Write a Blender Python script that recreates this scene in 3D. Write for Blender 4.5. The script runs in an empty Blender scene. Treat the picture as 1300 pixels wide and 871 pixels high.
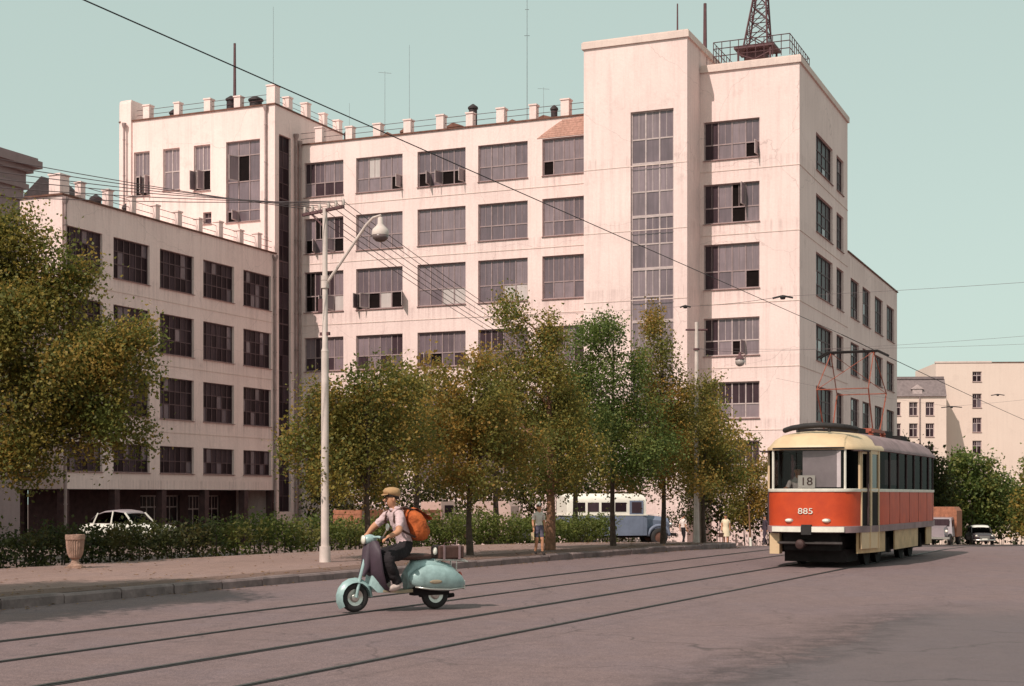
import bpy, bmesh, math, random
import numpy as np
from mathutils import Vector, Matrix, Quaternion, noise as mnoise

# ------------------------------------------------------------------ camera, sky, sun, exposure
sc = bpy.context.scene
col = sc.collection
random.seed(7)
rng = np.random.default_rng(7)
PI = math.pi

cam_d = bpy.data.cameras.new('camera')
cam = bpy.data.objects.new('camera', cam_d)
col.objects.link(cam)
cam.location = (0, 0, 1.6)
cam.rotation_euler = (PI / 2, 0, 0)
cam_d.sensor_width = 36.0
cam_d.lens = 36.0 * 1874 / 1300
cam_d.shift_y = 193.5 / 1300
cam_d.clip_start = 0.1
cam_d.clip_end = 4000
sc.camera = cam

SUN_EL = math.radians(47)
SUN_H = Vector((0.614, 0.789, 0)).normalized()          # way the light travels, seen from above
world = bpy.data.worlds.new('World')
sc.world = world
world.use_nodes = True
wn, wl = world.node_tree.nodes, world.node_tree.links
wn.clear()
sky = wn.new('ShaderNodeTexSky')
sky.sky_type = 'NISHITA'
sky.sun_disc = False
sky.sun_elevation = SUN_EL
sky.sun_rotation = math.atan2(-SUN_H.x, -SUN_H.y)
sky.altitude = 200
sky.air_density = 1.0
sky.dust_density = 1.4
sky.ozone_density = 1.2
hs = wn.new('ShaderNodeHueSaturation')
hs.inputs['Saturation'].default_value = 0.40
tint = wn.new('ShaderNodeMix')
tint.data_type = 'RGBA'
tint.blend_type = 'MULTIPLY'
tint.inputs[0].default_value = 1.0
tint.inputs[7].default_value = (1.05, 1.08, 0.90, 1)
bg = wn.new('ShaderNodeBackground')
bg.inputs['Strength'].default_value = 0.15
wo = wn.new('ShaderNodeOutputWorld')
veil = wn.new('ShaderNodeMix')                # high thin haze: an even pale teal over the clear-sky model
veil.data_type = 'RGBA'
veil.inputs[0].default_value = 0.80
veil.inputs[7].default_value = (2.58, 3.30, 3.05, 1)
wl.new(sky.outputs[0], hs.inputs['Color'])
wl.new(hs.outputs[0], tint.inputs[6])
wl.new(tint.outputs[2], veil.inputs[6])
wl.new(veil.outputs[2], bg.inputs['Color'])
wl.new(bg.outputs[0], wo.inputs['Surface'])

sun_d = bpy.data.lights.new('sun', 'SUN')
sun_d.energy = 3.3
sun_d.angle = math.radians(0.5)
sun_d.color = (1.0, 0.90, 0.81)
sun = bpy.data.objects.new('sun', sun_d)
col.objects.link(sun)
sun.location = (-60, -60, 80)
sun.rotation_euler = Vector((SUN_H.x * math.cos(SUN_EL), SUN_H.y * math.cos(SUN_EL), -math.sin(SUN_EL))).to_track_quat('-Z', 'Y').to_euler()

sc.view_settings.view_transform = 'Standard'
sc.view_settings.look = 'None'
sc.view_settings.exposure = 0.30
sc.view_settings.gamma = 1.0
sc.view_settings.use_curve_mapping = False
sc.render.engine = 'CYCLES'
sc.cycles.use_denoising = True
sc.cycles.max_bounces = 8
sc.cycles.transparent_max_bounces = 16

# ------------------------------------------------------------------ helpers
def tag(o, label=None, cat=None, group=None, kind=None):
    if label: o['label'] = label
    if cat: o['category'] = cat
    if group: o['group'] = group
    if kind: o['kind'] = kind
    return o

def empty(name, loc, rz=0.0, label=None, cat=None, group=None):
    o = bpy.data.objects.new(name, None)
    o.empty_display_size = 0.3
    col.objects.link(o)
    o.location = loc
    o.rotation_euler = (0, 0, rz)
    return tag(o, label, cat, group)

def link_mesh(name, me, parent=None, loc=(0, 0, 0)):
    o = bpy.data.objects.new(name, me)
    col.objects.link(o)
    o.location = loc
    if parent is not None:
        o.parent = parent
    return o

class MB:
    """collects shapes; build() links them as ONE mesh object"""
    def __init__(s):
        s.v, s.f, s.m = [], [], []
    def add(s, vs, fs, m=0):
        n = len(s.v)
        s.v += [tuple(v) for v in vs]
        for f in fs:
            s.f.append(tuple(i + n for i in f)); s.m.append(m)
        return s
    def box(s, x0, x1, y0, y1, z0, z1, m=0):
        vs = [(x0,y0,z0),(x1,y0,z0),(x1,y1,z0),(x0,y1,z0),(x0,y0,z1),(x1,y0,z1),(x1,y1,z1),(x0,y1,z1)]
        return s.add(vs, [(3,2,1,0),(4,5,6,7),(0,1,5,4),(1,2,6,5),(2,3,7,6),(3,0,4,7)], m)
    def bar(s, p, q, w, h=None, m=0, up=(0, 0, 1)):
        p, q = Vector(p), Vector(q); h = w if h is None else h
        d = (q - p).normalized(); u = Vector(up)
        if abs(d.dot(u)) > 0.98: u = Vector((0, 1, 0))
        a = d.cross(u).normalized() * w / 2; b = a.cross(d).normalized() * h / 2
        vs = [p-a-b, p+a-b, p+a+b, p-a+b, q-a-b, q+a-b, q+a+b, q-a+b]
        return s.add(vs, [(0,1,2,3),(7,6,5,4),(4,5,1,0),(5,6,2,1),(6,7,3,2),(7,4,0,3)], m)
    def tube(s, pts, r, n=8, m=0, caps=True):
        pts = [Vector(p) for p in pts]
        rs = r if isinstance(r, (list, tuple)) else [r] * len(pts)
        rings = []
        ref = None
        for i, p in enumerate(pts):
            a = pts[max(i - 1, 0)]; b = pts[min(i + 1, len(pts) - 1)]
            d = (b - a).normalized()
            if ref is None:
                ref = Vector((0, 0, 1)) if abs(d.z) < 0.9 else Vector((1, 0, 0))
            x = (ref - d * ref.dot(d)).normalized(); y = d.cross(x)
            ref = x
            rings.append([p + (x * math.cos(2*PI*k/n) + y * math.sin(2*PI*k/n)) * rs[i] for k in range(n)])
        return s.loft(rings, caps, m)
    def loft(s, rings, caps=True, m=0, closed=True):
        n = len(rings[0]); vs = [v for r in rings for v in r]; fs = []
        for i in range(len(rings) - 1):
            for k in range(n if closed else n - 1):
                k2 = (k + 1) % n
                fs.append((i*n+k, i*n+k2, (i+1)*n+k2, (i+1)*n+k))
        if caps:
            fs.append(tuple(range(n - 1, -1, -1))); fs.append(tuple((len(rings)-1)*n + k for k in range(n)))
        return s.add(vs, fs, m)
    def lathe(s, prof, c=(0, 0, 0), n=16, m=0, axis='z', caps=True):
        rings = []
        for r, h in prof:
            ring = []
            for k in range(n):
                a = 2*PI*k/n
                if axis == 'z': p = (c[0]+r*math.cos(a), c[1]+r*math.sin(a), c[2]+h)
                elif axis == 'y': p = (c[0]+r*math.cos(a), c[1]+h, c[2]-r*math.sin(a))
                else: p = (c[0]+h, c[1]+r*math.cos(a), c[2]+r*math.sin(a))
                ring.append(p)
            rings.append(ring)
        return s.loft(rings, caps, m)
    def ball(s, c, r, n=10, m=0):
        rx, ry, rz = (r, r, r) if not isinstance(r, (tuple, list)) else r
        rings = []
        k = max(4, n // 2 + 1)
        for i in range(k + 1):
            t = -PI/2 + PI * i / k
            cr = max(math.cos(t), 0.02)
            rings.append([(c[0]+rx*cr*math.cos(2*PI*j/n), c[1]+ry*cr*math.sin(2*PI*j/n), c[2]+rz*math.sin(t)) for j in range(n)])
        return s.loft(rings, True, m)
    def prism(s, poly, y0, y1, m=0, axis='y'):
        """poly of (a, z) swept along axis"""
        n = len(poly)
        if axis == 'y': vs = [(a, y0, z) for a, z in poly] + [(a, y1, z) for a, z in poly]
        elif axis == 'x': vs = [(y0, a, z) for a, z in poly] + [(y1, a, z) for a, z in poly]
        else: vs = [(a, z, y0) for a, z in poly] + [(a, z, y1) for a, z in poly]
        fs = [tuple(range(n)), tuple(range(2*n-1, n-1, -1))]
        for i in range(n):
            j = (i + 1) % n
            fs.append((i, i + n, j + n, j))
        return s.add(vs, fs, m)
    def quad(s, a, b, c, d, m=0):
        return s.add([a, b, c, d], [(0, 1, 2, 3)], m)
    def mesh(s, name, mats, smooth=False, fix=True):
        me = bpy.data.meshes.new(name)
        me.from_pydata(s.v, [], s.f)
        for mt in (mats if isinstance(mats, (list, tuple)) else [mats]):
            me.materials.append(mt)
        me.polygons.foreach_set('material_index', s.m)
        if fix:
            bm = bmesh.new(); bm.from_mesh(me)
            bmesh.ops.recalc_face_normals(bm, faces=bm.faces)
            bm.to_mesh(me); bm.free()
        if smooth:
            me.polygons.foreach_set('use_smooth', [True] * len(me.polygons))
            if smooth is not True:
                me.set_sharp_from_angle(angle=math.radians(smooth))
        me.update()
        return me
    def build(s, name, mats, parent=None, smooth=False, loc=(0, 0, 0), fix=True):
        return link_mesh(name, s.mesh(name, mats, smooth, fix), parent, loc)

def copy_tree(o, parent=None):
    c = o.copy(); col.objects.link(c)
    if parent is not None: c.parent = parent
    for ch in list(o.children):
        copy_tree(ch, c)
    return c

def g(Y):
    """height of the ground: level street, then a long gentle fall away from the viewer"""
    t = Y - 46
    if t < -4: return 0.0
    if t < 4: return -0.0325 * (t + 4) ** 2 / 16
    if Y < 230: return -0.0325 * t
    return -0.0325 * 184 - 0.004 * (Y - 230)

# ------------------------------------------------------------------ materials (all procedural)
def mat(name, c, rough=0.7, metal=0.0, var=0.12, scale=3.0, bump=0.0, bscale=40.0, spec=0.4, stretch=None, c2=None, coat=0.0):
    m = bpy.data.materials.new(name); m.use_nodes = True
    nt = m.node_tree; b = nt.nodes['Principled BSDF']
    b.inputs['Roughness'].default_value = rough
    b.inputs['Metallic'].default_value = metal
    b.inputs['Specular IOR Level'].default_value = spec
    b.inputs['Coat Weight'].default_value = coat
    tc = nt.nodes.new('ShaderNodeTexCoord')
    mp = nt.nodes.new('ShaderNodeMapping')
    nt.links.new(tc.outputs['Object'], mp.inputs[0])
    if stretch: mp.inputs['Scale'].default_value = stretch
    nz = nt.nodes.new('ShaderNodeTexNoise')
    nz.inputs['Scale'].default_value = scale; nz.inputs['Detail'].default_value = 6; nz.inputs['Roughness'].default_value = 0.62
    nt.links.new(mp.outputs[0], nz.inputs[0])
    rp = nt.nodes.new('ShaderNodeValToRGB')
    rp.color_ramp.elements[0].position = 0.32; rp.color_ramp.elements[1].position = 0.68
    lo = tuple(x * (1 - var) for x in c) if c2 is None else c2
    hi = tuple(min(1, x * (1 + var)) for x in c) if c2 is None else c
    rp.color_ramp.elements[0].color = (*lo, 1); rp.color_ramp.elements[1].color = (*hi, 1)
    nt.links.new(nz.outputs[0], rp.inputs[0])
    nt.links.new(rp.outputs[0], b.inputs['Base Color'])
    if bump > 0:
        n2 = nt.nodes.new('ShaderNodeTexNoise'); n2.inputs['Scale'].default_value = bscale; n2.inputs['Detail'].default_value = 4
        nt.links.new(tc.outputs['Object'], n2.inputs[0])
        bp = nt.nodes.new('ShaderNodeBump'); bp.inputs['Strength'].default_value = bump; bp.inputs['Distance'].default_value = 0.03
        nt.links.new(n2.outputs[0], bp.inputs['Height']); nt.links.new(bp.outputs[0], b.inputs['Normal'])
    return m

def mixc(nt, fac, a, b, blend='MIX'):
    n = nt.nodes.new('ShaderNodeMix'); n.data_type = 'RGBA'; n.blend_type = blend
    for sock, v in ((n.inputs[0], fac), (n.inputs[6], a), (n.inputs[7], b)):
        if hasattr(v, 'links') or hasattr(v, 'is_linked'): nt.links.new(v, sock)
        elif isinstance(v, (int, float)): sock.default_value = v
        else: sock.default_value = (*v, 1)
    return n.outputs[2]

def math_n(nt, op, a, b=None, c=None, clamp=False):
    n = nt.nodes.new('ShaderNodeMath'); n.operation = op; n.use_clamp = clamp
    for i, v in enumerate((a, b, c)):
        if v is None: continue
        if isinstance(v, (int, float)): n.inputs[i].default_value = v
        else: nt.links.new(v, n.inputs[i])
    return n.outputs[0]

def noise_n(nt, vec, scale, detail=5, rough=0.6, ramp=None, mapping=None, rot=None):
    if mapping or rot:
        mp = nt.nodes.new('ShaderNodeMapping')
        if mapping: mp.inputs['Scale'].default_value = mapping
        if rot: mp.inputs['Rotation'].default_value = rot
        nt.links.new(vec, mp.inputs[0]); vec = mp.outputs[0]
    n = nt.nodes.new('ShaderNodeTexNoise'); n.inputs['Scale'].default_value = scale
    n.inputs['Detail'].default_value = detail; n.inputs['Roughness'].default_value = rough
    nt.links.new(vec, n.inputs[0]); o = n.outputs[0]
    if ramp:
        r = nt.nodes.new('ShaderNodeMapRange'); r.inputs[1].default_value, r.inputs[2].default_value = ramp
        nt.links.new(o, r.inputs[0]); o = r.outputs[0]
    return o

def plaster(name, c, dirt, amt=0.8):
    m = bpy.data.materials.new(name); m.use_nodes = True; nt = m.node_tree
    b = nt.nodes['Principled BSDF']; b.inputs['Roughness'].default_value = 0.88; b.inputs['Specular IOR Level'].default_value = 0.2
    tc = nt.nodes.new('ShaderNodeTexCoord'); v = tc.outputs['Object']
    big = noise_n(nt, v, 0.22, 5, 0.6, (0.35, 0.75))
    streak = noise_n(nt, v, 1.0, 8, 0.75, (0.48, 0.80), mapping=(2.8, 2.8, 0.13))
    fine = noise_n(nt, v, 7.0, 5, 0.7, (0.4, 0.75))
    c1 = mixc(nt, math_n(nt, 'MULTIPLY', big, 0.35 * amt), c, dirt)
    c2 = mixc(nt, math_n(nt, 'MULTIPLY', streak, 0.62 * amt), c1, dirt)
    blot = noise_n(nt, v, 0.55, 9, 0.75, (0.56, 0.70))
    c2 = mixc(nt, math_n(nt, 'MULTIPLY', blot, 0.40 * amt), c2, tuple(x * 0.85 for x in dirt))
    pale = noise_n(nt, v, 0.33, 3, 0.5, (0.60, 0.62))
    c2 = mixc(nt, math_n(nt, 'MULTIPLY', pale, 0.16 * amt), c2, tuple(min(1, x * 1.08) for x in c))
    c3 = mixc(nt, math_n(nt, 'MULTIPLY', fine, 0.16 * amt), c2, tuple(x * 0.6 for x in dirt))
    if name == 'pale_plaster':                       # rain stains running down from the sill lines
        sp = nt.nodes.new('ShaderNodeSeparateXYZ'); nt.links.new(v, sp.inputs[0])
        nz = math_n(nt, 'MULTIPLY_ADD', sp.outputs[2], 1 / 33.0, 3.0 / 33.0)
        rp = nt.nodes.new('ShaderNodeValToRGB'); el = rp.color_ramp.elements
        el[0].position = 0; el[0].color = (0, 0, 0, 1); el[1].position = 1; el[1].color = (0, 0, 0, 1)
        for zb in (2.50, 6.28, 10.10, 14.15, 18.17, 22.05):
            for z_, k_ in ((zb - 1.5, 0.0), (zb - .06, 1.0), (zb + .02, 0.0)):
                e = el.new((z_ + 3.0) / 33.0); e.color = (k_, k_, k_, 1)
        nt.links.new(nz, rp.inputs[0])
        drip = noise_n(nt, v, 1.0, 6, 0.7, (0.47, 0.66), mapping=(5.0, 5.0, 0.10))
        c3 = mixc(nt, math_n(nt, 'MULTIPLY', math_n(nt, 'MULTIPLY', rp.outputs[0], drip), 0.45), c3, (0.36, 0.23, 0.22))
        crack = nt.nodes.new('ShaderNodeTexVoronoi'); crack.feature = 'DISTANCE_TO_EDGE'; crack.inputs['Scale'].default_value = 0.16
        wv = nt.nodes.new('ShaderNodeVectorMath'); wv.operation = 'ADD'
        nn = nt.nodes.new('ShaderNodeTexNoise'); nn.inputs['Scale'].default_value = 0.7; nn.inputs['Detail'].default_value = 6; nt.links.new(v, nn.inputs[0])
        nt.links.new(v, wv.inputs[0]); nt.links.new(nn.outputs['Color'], wv.inputs[1]); nt.links.new(wv.outputs[0], crack.inputs[0])
        cm = nt.nodes.new('ShaderNodeMapRange'); cm.inputs[1].default_value = 0.0035; cm.inputs[2].default_value = 0.0; nt.links.new(crack.outputs['Distance'], cm.inputs[0])
        c3 = mixc(nt, math_n(nt, 'MULTIPLY', cm.outputs[0], 0.35), c3, (0.3, 0.2, 0.19))
    nt.links.new(c3, b.inputs['Base Color'])
    bp = nt.nodes.new('ShaderNodeBump'); bp.inputs['Strength'].default_value = 0.35; bp.inputs['Distance'].default_value = 0.05
    nt.links.new(noise_n(nt, v, 5.0, 8, 0.7), bp.inputs['Height']); nt.links.new(bp.outputs[0], b.inputs['Normal'])
    return m

def glass_pane(name, c, rough=0.12, fac=0.35, spec=0.5):
    """window pane seen with the curtain, blind or dark room close behind it"""
    m = bpy.data.materials.new(name); m.use_nodes = True; nt = m.node_tree
    b = nt.nodes['Principled BSDF']
    b.inputs['Roughness'].default_value = rough; b.inputs['Specular IOR Level'].default_value = spec
    tc = nt.nodes.new('ShaderNodeTexCoord'); v = tc.outputs['Object']
    oi = nt.nodes.new('ShaderNodeObjectInfo')
    off = nt.nodes.new('ShaderNodeVectorMath'); off.operation = 'ADD'
    sc_ = nt.nodes.new('ShaderNodeVectorMath'); sc_.operation = 'SCALE'; sc_.inputs[0].default_value = (37, 91, 53)
    nt.links.new(oi.outputs['Random'], sc_.inputs['Scale'])
    nt.links.new(v, off.inputs[0]); nt.links.new(sc_.outputs[0], off.inputs[1])
    fold = noise_n(nt, off.outputs[0], 1.0, 3, 0.6, (0.3, 0.7), mapping=(7.0, 7.0, 0.5))
    blot = noise_n(nt, off.outputs[0], 0.9, 4, 0.6, (0.35, 0.7))
    cc = mixc(nt, math_n(nt, 'MULTIPLY', fold, fac), c, tuple(x * 0.45 for x in c))
    cc = mixc(nt, math_n(nt, 'MULTIPLY', blot, fac), cc, tuple(x * 0.55 for x in c))
    val = math_n(nt, 'MULTIPLY_ADD', oi.outputs['Random'], 0.22, 0.90)
    hv = nt.nodes.new('ShaderNodeHueSaturation'); nt.links.new(val, hv.inputs['Value']); nt.links.new(cc, hv.inputs['Color'])
    nt.links.new(hv.outputs[0], b.inputs['Base Color'])
    return m

def clear_glass(name, tintc=(0.75, 0.78, 0.78), refl=0.9, ior=1.5):
    m = bpy.data.materials.new(name); m.use_nodes = True; nt = m.node_tree
    nt.nodes.remove(nt.nodes['Principled BSDF'])
    out = nt.nodes['Material Output']
    t = nt.nodes.new('ShaderNodeBsdfTransparent'); t.inputs[0].default_value = (*tintc, 1)
    gl = nt.nodes.new('ShaderNodeBsdfGlossy'); gl.inputs['Roughness'].default_value = 0.04
    fr = nt.nodes.new('ShaderNodeFresnel'); fr.inputs[0].default_value = ior
    mx = nt.nodes.new('ShaderNodeMixShader')
    nt.links.new(math_n(nt, 'MULTIPLY', fr.outputs[0], refl), mx.inputs[0])
    nt.links.new(t.outputs[0], mx.inputs[1]); nt.links.new(gl.outputs[0], mx.inputs[2]); nt.links.new(mx.outputs[0], out.inputs[0])
    return m

def road_mat(name, base, dark, light, worn=True):
    m = bpy.data.materials.new(name); m.use_nodes = True; nt = m.node_tree
    b = nt.nodes['Principled BSDF']; b.inputs['Roughness'].default_value = 0.85; b.inputs['Specular IOR Level'].default_value = 0.25
    tc = nt.nodes.new('ShaderNodeTexCoord'); v = tc.outputs['Object']
    big = noise_n(nt, v, 0.18, 5, 0.6, (0.35, 0.7))
    lane = noise_n(nt, v, 1.0, 5, 0.65, (0.42, 0.75), mapping=(1.6, 0.07, 1), rot=(0, 0, math.radians(25.6)))
    speck = noise_n(nt, v, 26.0, 3, 0.75, (0.35, 0.7))
    grit = noise_n(nt, v, 90.0, 2, 0.6, (0.4, 0.7))
    c = mixc(nt, math_n(nt, 'MULTIPLY', big, 0.55), base, light)
    mauve = noise_n(nt, v, 0.42, 6, 0.65, (0.40, 0.66))
    c = mixc(nt, math_n(nt, 'MULTIPLY', mauve, 0.75), c, (base[0] * .88, base[1] * 1.02, base[2] * 1.22))
    c = mixc(nt, math_n(nt, 'MULTIPLY', lane, 0.6), c, dark)
    patch = noise_n(nt, v, 0.30, 9, 0.72, (0.60, 0.615))
    c = mixc(nt, math_n(nt, 'MULTIPLY', patch, 0.38), c, dark)
    blotch = noise_n(nt, v, 2.6, 8, 0.78, (0.44, 0.66))
    c = mixc(nt, math_n(nt, 'MULTIPLY', blotch, 0.50), c, tuple(x * .62 for x in dark))
    dust = noise_n(nt, v, 4.2, 7, 0.8, (0.46, 0.66))
    c = mixc(nt, math_n(nt, 'MULTIPLY', dust, 0.45), c, tuple(x * 1.25 for x in light))
    c = mixc(nt, math_n(nt, 'MULTIPLY', speck, 0.62), c, tuple(x * .6 for x in dark))
    midn = noise_n(nt, v, 8.5, 6, 0.8, (0.46, 0.68))
    c = mixc(nt, math_n(nt, 'MULTIPLY', midn, 0.45), c, tuple(x * .72 for x in dark))
    c = mixc(nt, math_n(nt, 'MULTIPLY', grit, 0.6), c, tuple(x * 1.45 for x in light))
    if worn:
        # darker patched tarmac with a ragged edge on the near right, and hairline cracks
        sep = nt.nodes.new('ShaderNodeSeparateXYZ'); nt.links.new(v, sep.inputs[0])
        wob = noise_n(nt, v, 0.9, 6, 0.7)
        d = math_n(nt, 'SUBTRACT', sep.outputs[0], math_n(nt, 'MULTIPLY_ADD', sep.outputs[1], 0.485, -4.45))
        d = math_n(nt, 'MULTIPLY_ADD', math_n(nt, 'SUBTRACT', wob, 0.5), 1.9, d)
        lim = math_n(nt, 'MULTIPLY_ADD', math_n(nt, 'SUBTRACT', wob, 0.5), 4.0, sep.outputs[1])
        near = nt.nodes.new('ShaderNodeMapRange'); near.inputs[1].default_value = 22.5; near.inputs[2].default_value = 19.0
        nt.links.new(lim, near.inputs[0])
        ins = nt.nodes.new('ShaderNodeMapRange'); ins.inputs[1].default_value = 0.0; ins.inputs[2].default_value = 0.25
        nt.links.new(d, ins.inputs[0])
        rim = nt.nodes.new('ShaderNodeMapRange'); rim.inputs[1].default_value = 0.9; rim.inputs[2].default_value = 0.1
        nt.links.new(math_n(nt, 'ABSOLUTE', d), rim.inputs[0])
        tex = noise_n(nt, v, 2.2, 7, 0.75, (0.36, 0.56))
        c = mixc(nt, math_n(nt, 'MULTIPLY', math_n(nt, 'MULTIPLY', ins.outputs[0], near.outputs[0]), 0.6), c, (0.105, 0.088, 0.094))
        c = mixc(nt, math_n(nt, 'MULTIPLY', math_n(nt, 'MULTIPLY', rim.outputs[0], near.outputs[0]), math_n(nt, 'MULTIPLY', tex, 0.6)), c, (0.045, 0.033, 0.035))
        vo = nt.nodes.new('ShaderNodeTexVoronoi'); vo.feature = 'DISTANCE_TO_EDGE'; vo.inputs['Scale'].default_value = 0.28
        wv = nt.nodes.new('ShaderNodeVectorMath'); wv.operation = 'ADD'
        nn = nt.nodes.new('ShaderNodeTexNoise'); nn.inputs['Scale'].default_value = 1.1; nt.links.new(v, nn.inputs[0])
        nt.links.new(v, wv.inputs[0]); nt.links.new(nn.outputs['Color'], wv.inputs[1]); nt.links.new(wv.outputs[0], vo.inputs[0])
        cr = nt.nodes.new('ShaderNodeMapRange'); cr.inputs[1].default_value = 0.007; cr.inputs[2].default_value = 0.0
        nt.links.new(vo.outputs['Distance'], cr.inputs[0])
        c = mixc(nt, math_n(nt, 'MULTIPLY', cr.outputs[0], math_n(nt, 'MULTIPLY_ADD', big, 0.6, 0.15)), c, (0.03, 0.025, 0.025))
    nt.links.new(c, b.inputs['Base Color'])
    bp = nt.nodes.new('ShaderNodeBump'); bp.inputs['Strength'].default_value = 0.5; bp.inputs['Distance'].default_value = 0.02
    nt.links.new(noise_n(nt, v, 30.0, 4, 0.7), bp.inputs['Height']); nt.links.new(bp.outputs[0], b.inputs['Normal'])
    return m

def leaf_mat(name, trans=0.5):
    m = bpy.data.materials.new(name); m.use_nodes = True; nt = m.node_tree
    b = nt.nodes['Principled BSDF']; b.inputs['Roughness'].default_value = 0.55; b.inputs['Specular IOR Level'].default_value = 0.25
    at = nt.nodes.new('ShaderNodeAttribute'); at.attribute_name = 'leaf'
    nt.links.new(at.outputs['Color'], b.inputs['Base Color'])
    tr = nt.nodes.new('ShaderNodeBsdfTranslucent'); nt.links.new(at.outputs['Color'], tr.inputs[0])
    mx = nt.nodes.new('ShaderNodeMixShader'); mx.inputs[0].default_value = trans
    nt.links.new(b.outputs[0], mx.inputs[1]); nt.links.new(tr.outputs[0], mx.inputs[2])
    nt.links.new(mx.outputs[0], nt.nodes['Material Output'].inputs[0])
    return m

M = {}
M['plaster'] = plaster('pale_plaster', (0.90, 0.68, 0.64), (0.52, 0.36, 0.34))
M['plaster_far'] = plaster('far_plaster', (0.80, 0.62, 0.54), (0.6, 0.44, 0.38), 0.6)
M['plaster_grey'] = plaster('grey_plaster', (0.34, 0.24, 0.24), (0.2, 0.13, 0.13))
M['cornice'] = plaster('cornice_plaster', (0.78, 0.60, 0.54), (0.45, 0.32, 0.3))
M['soot'] = mat('sooty_metal', (0.045, 0.03, 0.032), 0.7, 0.2, 0.3, 4)
M['rust'] = mat('rusty_sheet', (0.16, 0.07, 0.05), 0.8, 0.1, 0.35, 3)
M['frame'] = mat('window_frame_paint', (0.30, 0.21, 0.21), 0.6, 0, 0.2, 3)
M['frame_pale'] = mat('pale_frame_paint', (0.48, 0.37, 0.36), 0.6, 0, 0.2, 3)
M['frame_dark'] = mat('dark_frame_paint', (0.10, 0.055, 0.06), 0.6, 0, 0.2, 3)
M['pane_a'] = glass_pane('pane_dusty', (0.28, 0.205, 0.225), 0.25, 0.55)
M['pane_b'] = glass_pane('pane_grey_curtain', (0.20, 0.145, 0.165), 0.2, 0.6)
M['pane_c'] = glass_pane('pane_dark_room', (0.03, 0.016, 0.02), 0.3, spec=0.08)
M['pane_d'] = glass_pane('pane_white_curtain', (0.62, 0.52, 0.50), 0.4)
M['pane_e'] = glass_pane('pane_dim', (0.085, 0.052, 0.062), 0.35, 0.9, spec=0.08)
M['pane_open'] = mat('open_casement_room', (0.012, 0.008, 0.008), 0.9, 0, 0.2, 3, spec=0.05)
M['sill'] = mat('sill_metal', (0.30, 0.17, 0.16), 0.6, 0.2, 0.25, 2)
M['pipe'] = mat('painted_downpipe', (0.34, 0.24, 0.23), 0.6, 0.2, 0.25, 2)
M['road'] = road_mat('tarmac', (0.188, 0.124, 0.124), (0.125, 0.082, 0.084), (0.24, 0.158, 0.152))
M['ground'] = road_mat('yard_asphalt', (0.17, 0.11, 0.095), (0.12, 0.075, 0.068), (0.22, 0.145, 0.125), worn=False)
M['pavement'] = road_mat('pavement_asphalt', (0.28, 0.172, 0.148), (0.17, 0.105, 0.092), (0.34, 0.215, 0.185), worn=False)
M['kerb'] = mat('kerb_stone', (0.22, 0.155, 0.15), 0.9, 0, 0.3, 3, bump=0.4, bscale=15)
M['steel'] = mat('rail_steel', (0.085, 0.07, 0.068), 0.5, 0.6, 0.3, 6)
M['groove'] = mat('rail_groove_dirt', (0.02, 0.016, 0.016), 0.95, 0, 0.3, 9)
M['leaf'] = leaf_mat('leaves')
M['bark'] = mat('bark', (0.085, 0.055, 0.042), 0.9, 0, 0.35, 9, bump=0.6, bscale=25)
M['bark_warm'] = mat('bark_warm', (0.23, 0.115, 0.07), 0.9, 0, 0.3, 9, bump=0.6, bscale=25)
M['concrete'] = mat('concrete', (0.50, 0.40, 0.36), 0.85, 0, 0.15, 4, bump=0.3)
M['lamp_pole'] = mat('lamp_pole_paint', (0.62, 0.50, 0.46), 0.7, 0, 0.15, 3)
M['wire'] = mat('wire', (0.03, 0.024, 0.026), 0.6, 0.3, 0.1, 3)
M['wire_thin'] = mat('wire_weathered', (0.14, 0.10, 0.105), 0.6, 0.3, 0.1, 3)
M['mast'] = mat('mast_paint', (0.12, 0.055, 0.06), 0.7, 0.2, 0.2, 3)
M['antenna'] = mat('thin_antenna', (0.30, 0.36, 0.38), 0.6, 0.2, 0.1, 3)
M['brick'] = mat('exposed_brick', (0.55, 0.30, 0.24), 0.9, 0, 0.2, 6, bump=0.4)
M['slate'] = mat('slate_roof', (0.20, 0.15, 0.15), 0.8, 0, 0.2, 3)
M['recess_shade'] = mat('dark_red_brick', (0.085, 0.042, 0.042), 0.9, 0, 0.3, 3, bump=0.4)  # dark red-brown base: shade under the wing put into the colour
# ------------------------------------------------------------------ ground, road, pavement, tracks
def sheet(name, xs, ys, dz, m, zf=g):
    mb = MB()
    n = len(xs)
    for y in ys:
        for x in xs: mb.v.append((x, y, zf(y) + dz))
    for j in range(len(ys) - 1):
        for i in range(n - 1):
            mb.f.append((j*n+i, j*n+i+1, (j+1)*n+i+1, (j+1)*n+i)); mb.m.append(0)
    return mb.build(name, m, fix=False)

YS = [-40, -10, 0, 6, 12, 18, 24, 30, 36, 41] + [42 + .8*k for k in range(11)] + [55, 62, 72, 84, 96, 110, 130, 160, 200, 230, 300, 500, 1000, 3000]
o = sheet('ground', [-2500, -300, -120, -60, -40, -20, 0, 20, 40, 80, 150, 400, 2500], YS, -0.03, M['ground'])
tag(o, kind='structure')

TD = Vector((0.433, 0.9014, 0)).normalized()      # along the tracks, away from the viewer
TN = Vector((TD.y, -TD.x, 0))                      # across them, to the right
def tp(off, al, dz=0.0):
    p = TN * off + TD * al
    return Vector((p.x, p.y, g(p.y) + dz))

mb = MB()
als = [-40, -20, 0, 6, 12, 18, 24, 30, 36, 42] + [46 + k for k in range(12)] + [62, 70, 80, 95, 110, 130, 160, 200]
rings = []
for a in als:
    rings.append([tp(off, a, -0.004) for off in (-16.4, -13, -10, -7, -4, 0, 4, 9, 16)])
mb.loft(rings, caps=False, closed=False)
tag(mb.build('road', M['road'], fix=False), kind='structure')

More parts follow.
